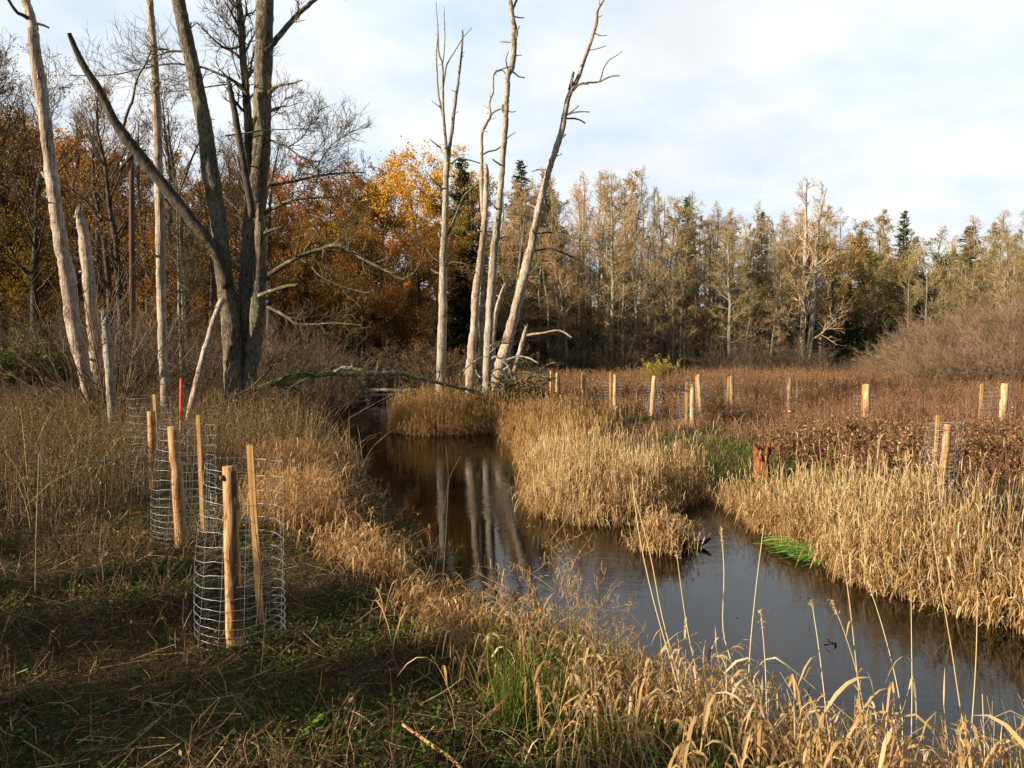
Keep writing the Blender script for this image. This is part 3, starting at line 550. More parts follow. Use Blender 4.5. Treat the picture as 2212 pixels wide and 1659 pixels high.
dd = norm(rng.normal(size=(n, 3)) * [1, 1, 0.35]); ln = rng.uniform(0.5, 1.3, n)
st = np.linspace(-0.5, 0.5, 5)
P = pp[:, None] + dd[:, None] * (st[None, :, None] * ln[:, None, None]); P[..., 2] += (0.25 - st ** 2)[None] * ln[:, None] * 0.5
tubes(mb, P, np.linspace(0.022, 0.007, 5)[None] * rng.uniform(0.6, 1.3, (n, 1)), 4, tint=rng.random(n))
tag(mb.build('brushwood_litter', M['bigtwig'], loc=tuple(cc[0])), 'tangle of small mossy dead twigs under the heaped branches', 'brushwood', kind='stuff')
# red rotten stump pieces
def stump(name, vx, vy_top, vy_bot, w, Y, label, mat, spikes=7):
    b = at(vx, vy_bot, Y); b[2] = float(height(b[0], b[1])) - 0.05; top = at(vx, vy_top, Y)[2]; h = top - b[2]; r = w * Y / F / 2
    mb = MB(); zz = np.linspace(0, 0.72, 7)
    tubes(mb, np.stack([b[0] + 0 * zz, b[1] + 0 * zz, b[2] + zz * h], 1), r * np.array([1.35, 1.12, 1.0, 0.96, 0.95, 0.92, 0.8]), 16, wob=0.13, cap=True)
    for i in range(spikes):
        a = i * 2 * np.pi / spikes + 0.3; q = np.array([b[0] + math.cos(a) * r * 0.8, b[1] + math.sin(a) * r * 0.8, b[2] + rng.uniform(0.5, 0.66) * h]); hh = h * rng.uniform(0.04, 0.34)
        tubes(mb, np.array([q, q + [0.01, 0, hh * 0.5], q + [math.cos(a) * 0.04, 0.0, hh]]), np.array([r * 0.36, r * 0.3, r * 0.08]), 6, wob=0.2, cap=True)
    return tag(mb.build(name, mat, loc=tuple(b)), label, 'stump')
stump('rotten_stump', 1645, 947, 1010, 34, 13.6, 'red-brown rotten jagged stump on the green grass gap between the reeds', M['rust'], 13)
stump('rotten_stump', 1072, 836, 865, 14, CT - 1.5, 'small orange rotten stump at the foot of the tallest dead trunk', M['rust'])
# fallen limb over the stream
fl = [(520, 858, 17), (542, 848, 18), (570, 837, 18), (595, 827, 18), (642, 811, 17), (681, 810, 15), (720, 806, 13), (759, 809, 13), (798, 807, 12), (837, 806, 11), (866, 804, 11), (892, 814, 10), (928, 822, 9), (967, 832, 8), (1006, 840, 7), (1027, 850, 5)]
fb = tuple(at(520, 858, 18.3)); fallen = empty('fallen_limb', fb, 'long moss and lichen covered fallen limb stretching across the stream from the big tree', 'fallen branch')
fl = [(x, y, w * 0.82) for x, y, w in fl]
limb('mossy_limb', fallen, fl[:7], 18.3, M['moss'], dy=3.2, sides=12, wob=0.08, jig=0.05, per=6, twigs=5, tl=0.2)
limb('lichened_limb', fallen, fl[6:], 21.5, M['log'], dy=4.5, sides=12, wob=0.1, jig=0.06, per=6, twigs=10, tl=0.14, stubs=8)
for pts, w0, w1, y in [([(720, 806), (741, 794), (762, 797), (785, 802), (789, 824), (785, 838), (784, 845), (793, 849)], 9, 6, 21.5), ([(787, 826), (797, 824), (808, 825)], 3, 2, 21.5), ([(837, 806), (850, 795), (875, 796)], 3, 1.5, 23.5), ([(762, 797), (760, 788), (763, 782)], 4, 2, 21.5), ([(780, 845), (772, 850), (768, 846)], 5, 3, 21.5)]:
    limb('branch', fallen, wpx(pts, w0, w1), y, M['log'], dy=0.15, sides=8, twigs=4, tl=0.4, stubs=4)
o = limb('dead_branch', None, wpx([(440, 892), (486, 869), (512, 853), (538, 840), (572, 809), (590, 790), (611, 775)], 5, 3), 16.8, M['limb'], dy=1.2, twigs=6, tl=0.3); tag(o, 'thin dead branch slanting in front of the big tree base over the weeds', 'dead branch')
o = limb('dead_branch', None, wpx([(605, 860), (630, 835), (667, 815)], 3.5, 2.5), 18.5, M['pale2'], dy=0.6); tag(o, 'bare straight stick sticking up under the mossy fallen limb', 'dead branch')
# black log in the water
lg = empty('sunken_log', at(722, 900, 26.5), 'black waterlogged log slanting out of the stream below the fallen limb', 'log')
limb('log', lg, [(696, 925, 34), (712, 902, 36), (727, 882, 33), (740, 866, 28), (746, 859, 18)], 27.0, M['black'], dy=-0.5, sides=14, wob=0.18, per=5, jig=0.08)
limb('branch', lg, [(735, 885, 16), (748, 876, 12), (760, 880, 8), (775, 884, 5)], 26.8, M['black'], dy=0.3, sides=8)
limb('branch', lg, wpx([(745, 886), (780, 887), (817, 888)], 4, 2.5), 26.8, M['black'], dy=0.4, sides=6)
o = limb('drift_log', None, wpx([(770, 846), (800, 843), (830, 842), (870, 843), (905, 842)], 8, 6), 40.0, M['pale2'], dy=-1.0, sides=10, wob=0.1); tag(o, 'thin driftwood pole lying level over the stream behind the reed clump', 'log')
o = limb('drift_log', None, wpx([(775, 857), (820, 854), (870, 853)], 7, 5), 38.5, M['pale2'], dy=-0.6, sides=10, wob=0.1); tag(o, 'lower of two driftwood poles lying over the far stream channel', 'log')
o = limb('fallen_log', None, wpx([(165, 1003), (190, 1000), (215, 997), (240, 992), (255, 985)], 9, 4), 10.5, M['pale2'], dy=0.6, sides=10); tag(o, 'bleached stick lying on the dark ground near the wire guards', 'dead branch')
o = limb('fallen_log', None, [(622, 1615, 38), (650, 1598, 38), (690, 1578, 33)], 4.0, M['black'], dy=0.15, sides=12, wob=0.15); tag(o, 'dark rotten chunk of wood on the shaded ground by the bottom edge', 'log')

# ------------------------------------------------------------------ wire tree guards with posts
def guard(label, pv, Y, post_r, top_v, lath=None, cage=None, wire=0.0018, nv=14, tilt=0.0, bark=False, bot=None, grad=True):
    """post at pixel column pv and distance Y with its top at row top_v; lath (col bottom, col top, row top, dY); cage (col, radius, height, dY)"""
    pb = at(pv, 800, Y); pb[2] = float(height(pb[0], pb[1])); tp = at(pv + tilt, top_v, Y); h = tp[2] - pb[2]
    root = empty('tree_guard', pb, label, 'tree guard', 'wire mesh tree guards with wooden posts')
    mb = MB(); nn = 14; z = np.linspace(-0.15, 1, nn)
    C = np.stack([pb[0] + (tp[0] - pb[0]) * z, pb[1] + 0 * z, pb[2] + h * z], 1) + rng.normal(size=(nn, 3)) * post_r * 0.05
    tubes(mb, C, post_r * (1.06 - 0.12 * z) * (1 + rng.normal(size=nn) * 0.025), 16, wob=0.03, cap=True, seed=Y)
    pst = mb.build('post', M['oldpost'] if Y < 12 else M['post'], root)
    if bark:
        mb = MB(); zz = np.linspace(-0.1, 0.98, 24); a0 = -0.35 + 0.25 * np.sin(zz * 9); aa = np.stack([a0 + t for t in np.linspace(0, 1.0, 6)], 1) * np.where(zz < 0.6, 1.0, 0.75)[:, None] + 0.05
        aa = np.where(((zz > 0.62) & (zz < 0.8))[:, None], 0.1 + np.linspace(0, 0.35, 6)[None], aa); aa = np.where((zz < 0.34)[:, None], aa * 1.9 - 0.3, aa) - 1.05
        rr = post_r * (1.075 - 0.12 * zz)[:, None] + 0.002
        V = np.stack([(pb[0] + (tp[0] - pb[0]) * zz)[:, None] + rr * np.cos(aa), (pb[1] + 0 * zz)[:, None] + rr * np.sin(aa), (pb[2] + h * zz)[:, None] + 0 * aa], -1)
        i = np.arange(23)[:, None] * 6 + np.arange(5)[None]
        mb.add(V, np.stack([i, i + 1, i + 7, i + 6], -1))
        kn = np.array([tp + [-post_r * 0.75, -post_r * 0.72, -0.07], tp + [-post_r * 0.95, -post_r * 0.95, -0.07]])
        tubes(mb, kn, np.array([0.022, 0.016]), 10, cap=True)
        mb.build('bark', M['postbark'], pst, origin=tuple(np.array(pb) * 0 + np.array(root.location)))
    if lath:
        lb = at(lath[0], 800, Y + lath[3]); lb[2] = float(height(lb[0], lb[1])); lt = at(lath[1], lath[2], Y + lath[3])
        mb = MB(); zz = np.linspace(-0.1, 1, 8); C = lb + (lt - lb) * zz[:, None]; w, d = (0.02, 0.012) if Y < 9 else (0.022, 0.014)
        w *= lath[4] if len(lath) > 4 else 1.0
        V = np.stack([C + [sx * w, sy * d, 0] for sx, sy in ((-1, -1), (1, -1), (1, 1), (-1, 1))], 1)
        i = np.arange(7)[:, None] * 4 + np.arange(4)[None]; jn = np.arange(7)[:, None] * 4 + (np.arange(4)[None] + 1) % 4
        mb.add(V, np.concatenate([np.stack([i, jn, jn + 4, i + 4], -1).reshape(-1, 4), [[28, 29, 30, 31]]]))
        mb.build('lath', M['lath'], root, smooth=False)
    if cage:
        cc = at(cage[0], 800, Y + cage[3]); cc[2] = float(height(cc[0], cc[1])); r, hh = cage[1], cage[2]
        mb = MB(); nr = 16; t = np.linspace(0, 1, nr); zr = 0.02 + hh * (0.55 * t + 0.45 * t ** 2.2 if grad else t)
        na = nv * 4; a = np.arange(na + 1) * 2 * np.pi / na
        lean = rng.normal(size=2) * 0.04
        dr = lambda z, a: r * (1 + 0.06 * np.sin(2 * a + 3 * z) + 0.03 * np.sin(3 * a - 4 * z) - 0.05 * z / hh)
        kink = np.where(np.arange(na + 1) % 4 == 0, 1.0, 0.0)
        rings = []
        for z in zr:
            rz = dr(z, a); zz = z + 0.012 * np.sin(2 * a + z * 7) + rng.normal(size=na + 1) * 0.002 - kink * 0.005; zz[-1] = zz[0]
            rings.append(np.stack([cc[0] + rz * np.cos(a) + lean[0] * z, cc[1] + rz * np.sin(a) + lean[1] * z, cc[2] + zz], 1))
        tubes(mb, np.array(rings), np.full((nr, na + 1), wire), 4)
        av = np.arange(nv) * 2 * np.pi / nv; zs = np.linspace(0.0, zr[-1] + 0.01, 24)
        vv = np.stack([np.stack([cc[0] + dr(zs, q) * math.cos(q) + lean[0] * zs, cc[1] + dr(zs, q) * math.sin(q) + lean[1] * zs, cc[2] + zs + 0.012 * np.sin(2 * q + zs * 7)], 1) for q in av])
        tubes(mb, vv, np.full((nv, 24), wire * 0.6), 4)
        mb.build('wire_cage', M['wire'], root)
    return root
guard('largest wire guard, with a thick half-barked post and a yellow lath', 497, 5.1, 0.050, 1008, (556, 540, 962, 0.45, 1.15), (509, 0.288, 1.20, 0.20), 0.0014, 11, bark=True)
guard('wire guard with a clean leaning post, just behind the largest guard', 386, 7.8, 0.058, 921, (433, 428, 897, 0.5), (390, 0.31, 1.22, 0.25), 0.0014, 11, tilt=-11)
guard('wire guard half hidden in brown weeds next to the red marker stake', 327, 11.3, 0.060, 888, (337, 333, 852, 0.5), (327, 0.335, 1.30, 0.25), 0.0014, 10)
guard('wire guard standing above the dry reeds of the far bank, with a dark-topped leaning post', 2039, 11.3, 0.055, 917, (2022, 2026, 897, 0.3), (2036, 0.235, 1.02, 0.1), 0.0019, 10, tilt=9)
for a in [('small post pair of a wire guard nearest the branch heap, at the far meadow edge', 1262, 29.5, 0.07, 811, (1257, 1257, 803, 0.8, 1.6), (1278, 0.32, 1.1, 0.5), 0.0017, 8),
          ('wire guard with an orange-tinted lath close to its post, second from the branch heap', 1329, 25.0, 0.065, 809, (1318, 1318, 804, 0.4, 1.4), (1321, 0.30, 1.1, 0.2), 0.0017, 8),
          ('wire guard with one bold pale post below the yellow-green bush', 1408, 24.0, 0.075, 812, (1414, 1411, 812, 0.7, 1.2), (1412, 0.30, 1.0, 0.2), 0.0017, 8, 6),
          ('wire guard with the lowest post of the trio, its lath apart on one side', 1496, 20.2, 0.065, 829, (1483, 1483, 825, 0.3, 1.4), (1489, 0.33, 1.1, 0.2), 0.0017, 8),
          ('wire guard with a leaning post standing just behind the lowest one', 1514, 25.0, 0.065, 809, (1507, 1503, 813, 0.3, 1.2), (1513, 0.28, 1.0, 0.2), 0.0017, 8, -5),
          ('wire guard whose slanting lath leans away from an upright post in the red-brown herbs', 1583, 24.2, 0.065, 812, (1570, 1574, 814, 0.3, 1.3), (1590, 0.30, 1.0, 0.2), 0.0017, 8, -2),
          ('post and thin lath standing apart over a dark clump of herbs', 1706, 22.7, 0.07, 815, (1722, 1722, 817, 0.4, 1.0), (1712, 0.26, 0.9, 0.2), 0.0017, 8),
          ('squat twin stakes pressed together in the red-brown herbs', 1873, 18.0, 0.075, 830, (1866, 1866, 831, 0.1, 1.6), (1868, 0.28, 0.95, 0.3), 0.0017, 8),
          ('stout knotty post with a separate lath by the grey willow thicket', 2166, 18.0, 0.085, 829, (2119, 2121, 829, 0.6, 1.6), (2146, 0.33, 1.0, 0.3), 0.0017, 8, 6)]:
    guard(*a)
for vx, top, Y, lab in [(1189, 801, 31.0, 'lone short stake standing just past the branch heap'), (1202, 805, 31.5, 'short split stake between two thinner ones past the branch heap'), (1208, 805, 30.5, 'thin stake with a light top at the far edge of the meadow')]:
    p = at(vx, 800, Y); p[2] = float(height(p[0], p[1])); t = at(vx, top, Y); mb = MB()
    tubes(mb, np.linspace(p - [0, 0, 0.1], [p[0] + 0.02, p[1], t[2]], 6), np.full(6, 0.04), 8, cap=True, wob=0.08)
    tag(mb.build('wooden_stake', M['post'], loc=tuple(p)), lab, 'stake')
for vx, Y, h, lab in ((540, 5.35, 0.95, 'thin bare planted sapling inside the largest wire guard'), (398, 8.1, 1.0, 'thin bare planted sapling inside the guard with the leaning post'), (345, 11.6, 0.9, 'thin bare planted sapling inside the guard by the red marker stake'), (2030, 11.45, 0.8, 'thin planted sapling inside the guard above the far reeds')):
    p = at(vx, 800, Y); z0 = float(height(p[0], p[1])); mb = MB(); u = np.linspace(0, 1, 8)
    C = np.stack([p[0] + 0.03 * np.sin(4 * u) + 0.04 * u, p[1] + 0.02 * np.sin(5 * u), z0 - 0.03 + h * u], 1); r = 0.006 * np.linspace(1, 0.35, 8)
    tubes(mb, C, r, 6, tint=0.5); q, qr = grow(C[None], r[None], 12, 0.3, 1.0, 0.7, 0.22, 4, 0.1, 0.15, 0.5, 0.5, 0.0018); tubes(mb, q, qr, 4, tint=rng.random(len(q)))
    tag(mb.build('sapling', M['browntwig'], loc=(p[0], p[1], z0)), lab, 'sapling')
# red marker stake
p = at(386, 900, 12.2); p[2] = float(height(p[0], p[1])); t = at(391, 817, 12.2); mid = p + (t - p) * 0.58
rs = empty('marker_stake', p, 'slim wooden marker stake with a bright red painted top behind the wire guards', 'marker stake')
mb = MB(); tubes(mb, np.linspace(p - [0, 0, 0.1], mid, 5), np.full(5, 0.012), 8, cap=True); mb.build('stake', M['lath'], rs)
mb = MB(); tubes(mb, np.linspace(mid, t, 5), np.array([0.013, 0.016, 0.018, 0.018, 0.016]), 8, cap=True); mb.build('painted_top', M['redpaint'], rs)
# utility pole at the wood's edge
UY = 36.0
p = at(284, 700, UY); p[2] = float(height(p[0], p[1])) - 0.2; t = at(284, 338, UY)
up_ = empty('utility_pole', p, 'dark wooden pole with slanting brackets on top at the edge of the orange wood', 'utility pole')
mb = MB(); tubes(mb, np.linspace(p, t, 10), np.linspace(0.145, 0.115, 10), 14, cap=True); mb.build('pole', M['polewood'], up_)
for a, b, r in [((259, 365), (287, 333), 0.055), ((270, 366), (280, 352), 0.03), ((284, 334), (314, 324), 0.05)]:
    mb = MB(); A, B = at(*a, UY - 0.15), at(*b, UY - 0.15); tubes(mb, np.array([A, (A + B) / 2, B]), np.full(3, r), 6, cap=True); mb.build('bracket', M['polewood'], up_)
for q in [(262, 358), (273, 345), (306, 322)]:
    mb = MB(); A = at(*q, UY - 0.2); tubes(mb, np.array([A, A + [0, 0, .05], A + [0, 0, .12], A + [0, 0, .16]]), np.array([.02, .05, .045, .02]), 8, cap=True); mb.build('insulator', M['white'], up_)

# ------------------------------------------------------------------ trees and shrubs of the woods
def trunk_line(h, r0, kk=9, lean=0.02, wig=0.012):
    t = np.linspace(0, 1, kk); w = np.cumsum(rng.normal(size=(kk, 2)) * wig * h, 0) * t[:, None]
    return np.stack([w[:, 0] + lean * h * t * rng.normal(), w[:, 1] + lean * h * t * rng.normal(), h * t - 0.25 * (1 - t)], 1)[None], (r0 * (1 - t) ** 0.8 * 0.97 + 0.02)[None] * np.where(t < 0.02, 1.35, 1.0)
def twig_leaves(mb, P, per, size, mat, jitter=0.1, lo=0.0):
    n, kk = P.shape[:2]; t = rng.uniform(0.2, 1.0, (n, per)) * (kk - 1); i = np.minimum(t.astype(int), kk - 2); fr = (t - i)[..., None]; I = np.arange(n)[:, None]
    C = (P[I, i] * (1 - fr) + P[I, i + 1] * fr).reshape(-1, 3) + rng.normal(size=(n * per, 3)) * jitter
    flakes(mb, C, size * rng.uniform(0.6, 1.3, len(C)), np.clip(rng.normal(0.5, 0.25, len(C)), 0, 1), mat)
def proto_alder(h, r0, nl=46, lo=0.2, wide=0.27, up=0.06, cones=4, csize=0.055, twr=0.011, sub=(7, 6), low_dead=0.35, ang=1.25):
    P, r = trunk_line(h, r0); tm, cm = MB(), MB()
    tubes(tm, P, r, 10, wob=0.05, tint=0.5)
    l, lr = grow(P, r, nl, lo, 0.98, lambda t: ang - 0.55 * t, lambda t: wide * np.clip(1.02 - t, 0.01, 1) ** 0.42 * np.clip(0.25 + t * 1.35, 0, 1), 6, up, 0.10, 0.40, 0.25, 0.012, 0.4)
    tubes(tm, l, lr, 5)
    b, br = grow(l, lr, sub[0], 0.18, 1.0, 0.75, lambda t: 0.42 * (1.2 - 0.6 * t), 4, up, 0.16, 0.5, 0.4, twr, 0.3)
    tubes(cm, b, br, 3, tint=rng.random(len(b)))
    w, wr = grow(b, br, sub[1], 0.2, 1.0, 0.7, lambda t: 0.55, 3, up, 0.2, 0.6, 0.5, twr * 0.8)
    tubes(cm, w, wr, 3, tint=rng.random(len(w)))
    if cones: twig_leaves(cm, w, cones, csize, 1, 0.08)
    return tm, cm
def proto_oak(h, r0, nl=15, wide=0.42, leaves=23, size=0.10, lo=0.22):
    P, r = trunk_line(h * 0.92, r0, wig=0.02); tm, cm = MB(), MB()
    tubes(tm, P, r, 12, wob=0.06)
    l, lr = grow(P, r, nl, lo, 0.97, lambda t: 1.15 - 0.5 * t, lambda t: wide * np.clip(1.05 - 0.62 * t ** 1.6, 0.2, 1), 6, 0.10, 0.20, 0.5, 0.25, 0.02, 0.3)
    tubes(tm, l, lr, 6)
    b, br = grow(l, lr, 8, 0.2, 1.0, 0.8, lambda t: 0.42, 5, 0.08, 0.25, 0.5, 0.35, 0.014)
    tubes(tm, b, br, 4)
    w, wr = grow(b, br, 6, 0.25, 1.0, 0.8, lambda t: 0.5, 4, 0.06, 0.25, 0.6, 0.4, 0.009)
    tubes(cm, w, wr, 3, tint=rng.random(len(w)))
    sel = w[rng.random(len(w)) < 0.85]
    twig_leaves(cm, sel, leaves, size, 1, 0.17)
    return tm, cm
def proto_spruce(h, r0, levels=62, spread=0.17, mat=None):
    P, r = trunk_line(h, r0, lean=0.005, wig=0.002); tm, cm = MB(), MB(); tubes(tm, P, r, 8)
    per = 7
    l, lr = grow(P, r, levels * per, 0.10, 0.995, lambda t: 1.62 - 0.55 * t, lambda t: spread * (1.02 - t) ** 0.8 + 0.01, 5, -0.02, 0.05, 0.15, 0.3, 0.012, 0.9)
    tubes(cm, l, lr, 3, tint=0.1)
    nn, kk = l.shape[:2]; m_ = 16; t = rng.uniform(0.12, 1.0, (nn, m_)) * (kk - 1); i = np.minimum(t.astype(int), kk - 2); fr = (t - i)[..., None]; I = np.arange(nn)[:, None]
    C = l[I, i] * (1 - fr) + l[I, i + 1] * fr; tn = norm(l[I, i + 1] - l[I, i])
    L = np.linalg.norm(l[:, -1] - l[:, 0], axis=1)[:, None] * np.ones((1, m_))
    sd = norm(np.cross(tn, [0, 0, 1.0])) * rng.choice([-1, 1], (nn, m_, 1)); d = norm(tn * 0.8 + sd * 0.7 + np.array([0, 0, -0.35]) + rng.normal(size=C.shape) * 0.25)
    ln = np.clip(0.22 * L * (1.2 - t / (kk - 1)) + 0.14, 0.1, 0.6)[..., None]
    pts = np.stack([C, C + d * ln * 0.5 + [0, 0, -0.02], C + d * ln + np.array([0, 0, -0.10]) * ln], 2).reshape(-1, 3, 3)
    N = len(pts); side = norm(np.cross(pts[:, 2] - pts[:, 0], rng.normal(size=(N, 3)) * 0.6 + [0, 0, 1]))
    wd = np.array([0.05, 0.13, 0.02])[None] * rng.uniform(0.7, 1.3, (N, 1)) * np.clip(ln.reshape(-1, 1) * 2.4, 0.5, 1.1)
    ribbons(cm, pts, wd, side, np.clip(rng.normal(0.5, 0.25, N), 0, 1), 1)
    return tm, cm
def proto_shrub(h, stems=26, spread=0.55, sub=(6, 5), cones=0, csize=0.03, r0=0.016, twr=0.006, base=0.25, dome=False):
    cm = MB(); n = stems; kk = 6
    a = rng.random(n) * 2 * np.pi; q = np.sqrt(rng.random(n)); bx, by = base * q * np.cos(a), base * q * np.sin(a)
    ln = h * (rng.uniform(0.6, 1.0, n) if not dome else rng.uniform(0.8, 1.0, n) * (1 - 0.25 * q)); tilt = spread * q + rng.normal(size=n) * 0.1; t = np.linspace(0, 1, kk)
    rad_ = ln[:, None] * np.sin(tilt[:, None] * (0.7 + 0.5 * t)) * t
    P = np.stack([bx[:, None] + np.cos(a)[:, None] * rad_, by[:, None] + np.sin(a)[:, None] * rad_, -0.1 + ln[:, None] * np.cos(tilt[:, None]) * t], -1) + np.cumsum(rng.normal(size=(n, kk, 3)) * 0.022 * h, 1) * t[None, :, None]
    R0 = (r0 * rng.uniform(0.6, 1.2, (n, 1))) * np.linspace(1, 0.3, kk)
    tubes(cm, P, R0, 4, tint=np.clip(rng.normal(0.6, 0.2, n), 0, 1))
    b, br = grow(P, R0, sub[0], 0.2, 1.0, 0.6, lambda t: 0.32 * (1.2 - 0.6 * t), 4, 0.08, 0.15, 0.55, 0.4, twr)
    tubes(cm, b, br, 3, tint=rng.random(len(b)))
    w, wr = grow(b, br, sub[1], 0.2, 1.0, 0.6, lambda t: 0.5, 3, 0.08, 0.15, 0.7, 0.5, twr * 0.8)
    tubes(cm, w, wr, 3, tint=rng.random(len(w)))
    if cones: twig_leaves(cm, w, cones, csize, 1, 0.04)
    return None, cm
PROTO = {}
def proto(kind, k_, tmcm, tmat, cmats):
    tm, cm = tmcm
    PROTO.setdefault(kind, []).append([(nm, mb.mesh(nm, mt)) for nm, mb, mt in (('trunk', tm, tmat), ('crown', cm, cmats)) if mb is not None] + [k_])
for i in range(4): proto('alder', 15.0, proto_alder(15, 0.15, nl=40, cones=2, csize=0.045, lo=(0.2, 0.24, 0.07, 0.28)[i], wide=(0.17, 0.21, 0.25, 0.19)[i], up=(0.02, 0.05, 0.0, 0.08)[i], ang=(1.4, 1.2, 1.45, 1.1)[i], sub=(7, 5), twr=0.013), M['alderbark'], [M['twig'], M['cone']])
for i in range(2): proto('wispy', 16.0, proto_alder(16, 0.13, nl=34, lo=0.35, wide=0.16, up=0.12, cones=1, csize=0.045, ang=1.0), M['alderbark'], [M['twig'], M['cone']])
for i in range(3): proto('bare', 15.0, proto_alder(15, 0.22, nl=24, lo=0.30, wide=0.32, up=0.10, cones=1, csize=0.06, sub=(7, 6), ang=1.0), M['darkbark'], [M['darktwig'], M['brownleaf']])
for i in range(3): proto('oak', 15.0, proto_oak(15, 0.26), M['darkbark'], [M['darktwig'], M['orange']])
for i in range(2): proto('olive', 15.0, proto_alder(15, 0.14, nl=40, lo=0.25, wide=0.19, cones=3, csize=0.07, ang=1.4, up=0.02), M['alderbark'], [M['twig'], M['larch']])
for i in range(2): proto('spruce', 15.0, proto_spruce(15, 0.17), M['darkbark'], [M['darktwig'], M['needle']])
for i in range(3): proto('shrub', 3.0, proto_shrub(3.0, 30, 0.75, (6, 5)), None, [M['browntwig']])
for i in range(2): proto('darkshrub', 3.0, proto_shrub(3.0, 40, 0.7, (7, 6), cones=2, csize=0.035, twr=0.008), None, [M['weed'], M['weed']])
for i in range(3): proto('willow', 5.0, proto_shrub(5.0, 95, 0.85, (8, 6), r0=0.02, twr=0.010, base=1.0, dome=True), None, [M['graytwig']])
proto('yellowbush', 2.6, proto_shrub(2.6, 34, 0.55, (6, 5), cones=4, csize=0.07, twr=0.008, base=0.3), None, [M['graytwig'], M['willowleaf']])

def plant(kind, i, x, y, h, name, label, cat, group=None, rot=None, squash=1.0, leafmat=None):
    pr = PROTO[kind][i % len(PROTO[kind])]; h0 = pr[-1]; z = float(height(x, y))
    root = empty(name, (x, y, z), label, cat, group); s = h / h0 * (0.88 if kind == 'oak' else 1.0)
    root.rotation_euler = (rng.normal() * 0.015, rng.normal() * 0.015, rng.uniform(0, 6.283) if rot is None else rot); root.scale = (s * squash, s * squash, s)
    for nm, me in pr[:-1]:
        o = bpy.data.objects.new(nm, me); COL.objects.link(o); o.parent = root
        if leafmat is not None and nm == 'crown' and len(o.material_slots) > 1:
            o.material_slots[1].link = 'OBJECT'; o.material_slots[1].material = leafmat
    return root
SKX = [-400, 0, 60, 130, 200, 300, 400, 480, 560, 640, 720, 800, 860, 920, 1000, 1060, 1120, 1200, 1280, 1350, 1420, 1480, 1560, 1650, 1735, 1850, 1945, 2050, 2120, 2212, 2600]
SKY = [60, 95, 130, 195, 190, 210, 235, 270, 285, 310, 330, 340, 345, 335, 365, 380, 385, 375, 378, 372, 415, 428, 448, 458, 440, 450, 480, 505, 480, 455, 440]
def top_h(x, y, drop=0.0):
    """height of a tree at (x, y) whose top stands near the wood's skyline"""
    vx = CX + F * x / y; vy = np.interp(vx, SKX, SKY) + drop
    return float(at(vx, vy, y)[2] - height(x, y))
def spot(v0, v1, y0, y1):
    y = rng.uniform(y0, y1); vx = rng.uniform(v0, v1); return (vx - CX) / F * y, y
def rowspots(v0, v1, n, y0, y1):
    for i in range(n):
        vx = v0 + (v1 - v0) * (i + rng.uniform(0.1, 0.9)) / n; y = rng.uniform(y0, y1); yield (vx - CX) / F * y, y
G1 = 'alders of the wood behind the meadow'
for x, y in rowspots(1040, 1700, 34, 54, 62): plant('alder', rng.integers(4), x, y, max(6, top_h(x, y, rng.uniform(8, 170))), 'alder_tree', 'brown twiggy alder with pale thin trunk at the edge of the wood beyond the meadow', 'tree', G1, squash=rng.uniform(1.05, 1.55))
for x, y in rowspots(1100, 1660, 16, 57, 64): plant('wispy', rng.integers(2), x, y, max(7, top_h(x, y, rng.uniform(-12, 22))), 'alder_tree', 'tall wispy nearly leafless alder whose thin top stands out against the sky', 'tree', 'wispy alders on the skyline')
for x, y in rowspots(1000, 1720, 34, 62, 76): plant('olive' if rng.random() < 0.3 else 'alder', rng.integers(4), x, y, max(7, top_h(x, y, rng.uniform(5, 60))), 'alder_tree', 'olive brown tree standing deeper in the wood behind the front alders', 'tree', 'trees deeper in the wood')
for x, y in rowspots(960, 1800, 24, 75, 86): plant('spruce', rng.integers(2), x, y, max(7, top_h(x, y, rng.uniform(130, 220))), 'spruce_tree', 'dark spruce hidden deep in the wood behind the alders', 'tree', 'dark spruces deep in the wood')
for x, y in rowspots(980, 1750, 26, 64, 80): plant('spruce', rng.integers(2), x, y, rng.uniform(5, 8.5), 'spruce_tree', 'low dark spruce in the shade under the alders', 'tree', 'low shaded spruces under the alders')
# right-hand wood, lower and farther
for x, y in rowspots(1700, 2420, 26, 66, 80): plant('alder', rng.integers(4), x, y, max(6, top_h(x, y, rng.uniform(20, 110))), 'alder_tree', 'sunlit brown twiggy tree behind the grey willow thicket', 'tree', 'sunlit trees behind the willow thicket')
for x, y in rowspots(1680, 2420, 30, 82, 110): plant('alder' if rng.random() < 0.6 else 'olive', rng.integers(4), x, y, max(6, top_h(x, y, rng.uniform(0, 45))), 'alder_tree', 'pale brown tree on the far wooded slope', 'tree', 'trees of the far wooded slope')
for x, y in rowspots(1690, 2000, 8, 70, 84): plant('oak', rng.integers(3), x, y, max(6, top_h(x, y, rng.uniform(20, 60))), 'oak_tree', 'small tree with dull gold leaves between the leafless alders', 'tree', 'dull gold trees between the alders', leafmat=M['larch'])
for x, y in rowspots(1690, 2060, 12, 70, 80): plant('spruce', rng.integers(2), x, y, rng.uniform(5, 9), 'spruce_tree', 'low dark spruce in the shade behind the twin pale alders', 'tree', 'low spruces behind the twin alders')
plant('spruce', 0, *[(c) for c in ((1945 - CX) / F * 100, 100)], top_h((1945 - CX) / F * 100, 100, -24), 'spruce_tree', 'single bright green spruce standing above the far slope against the sky', 'tree')
plant('spruce', 1, (2090 - CX) / F * 150, 150, top_h((2090 - CX) / F * 150, 150, -2), 'spruce_tree', 'green conifer on the far hill crest beside the rounded bare crowns', 'tree', squash=2.2)
plant('spruce', 1, (1650 - CX) / F * 72, 72, top_h((1650 - CX) / F * 72, 72, 0), 'spruce_tree', 'green spruce tip beside the yellow-topped tree just before the twin alders', 'tree')
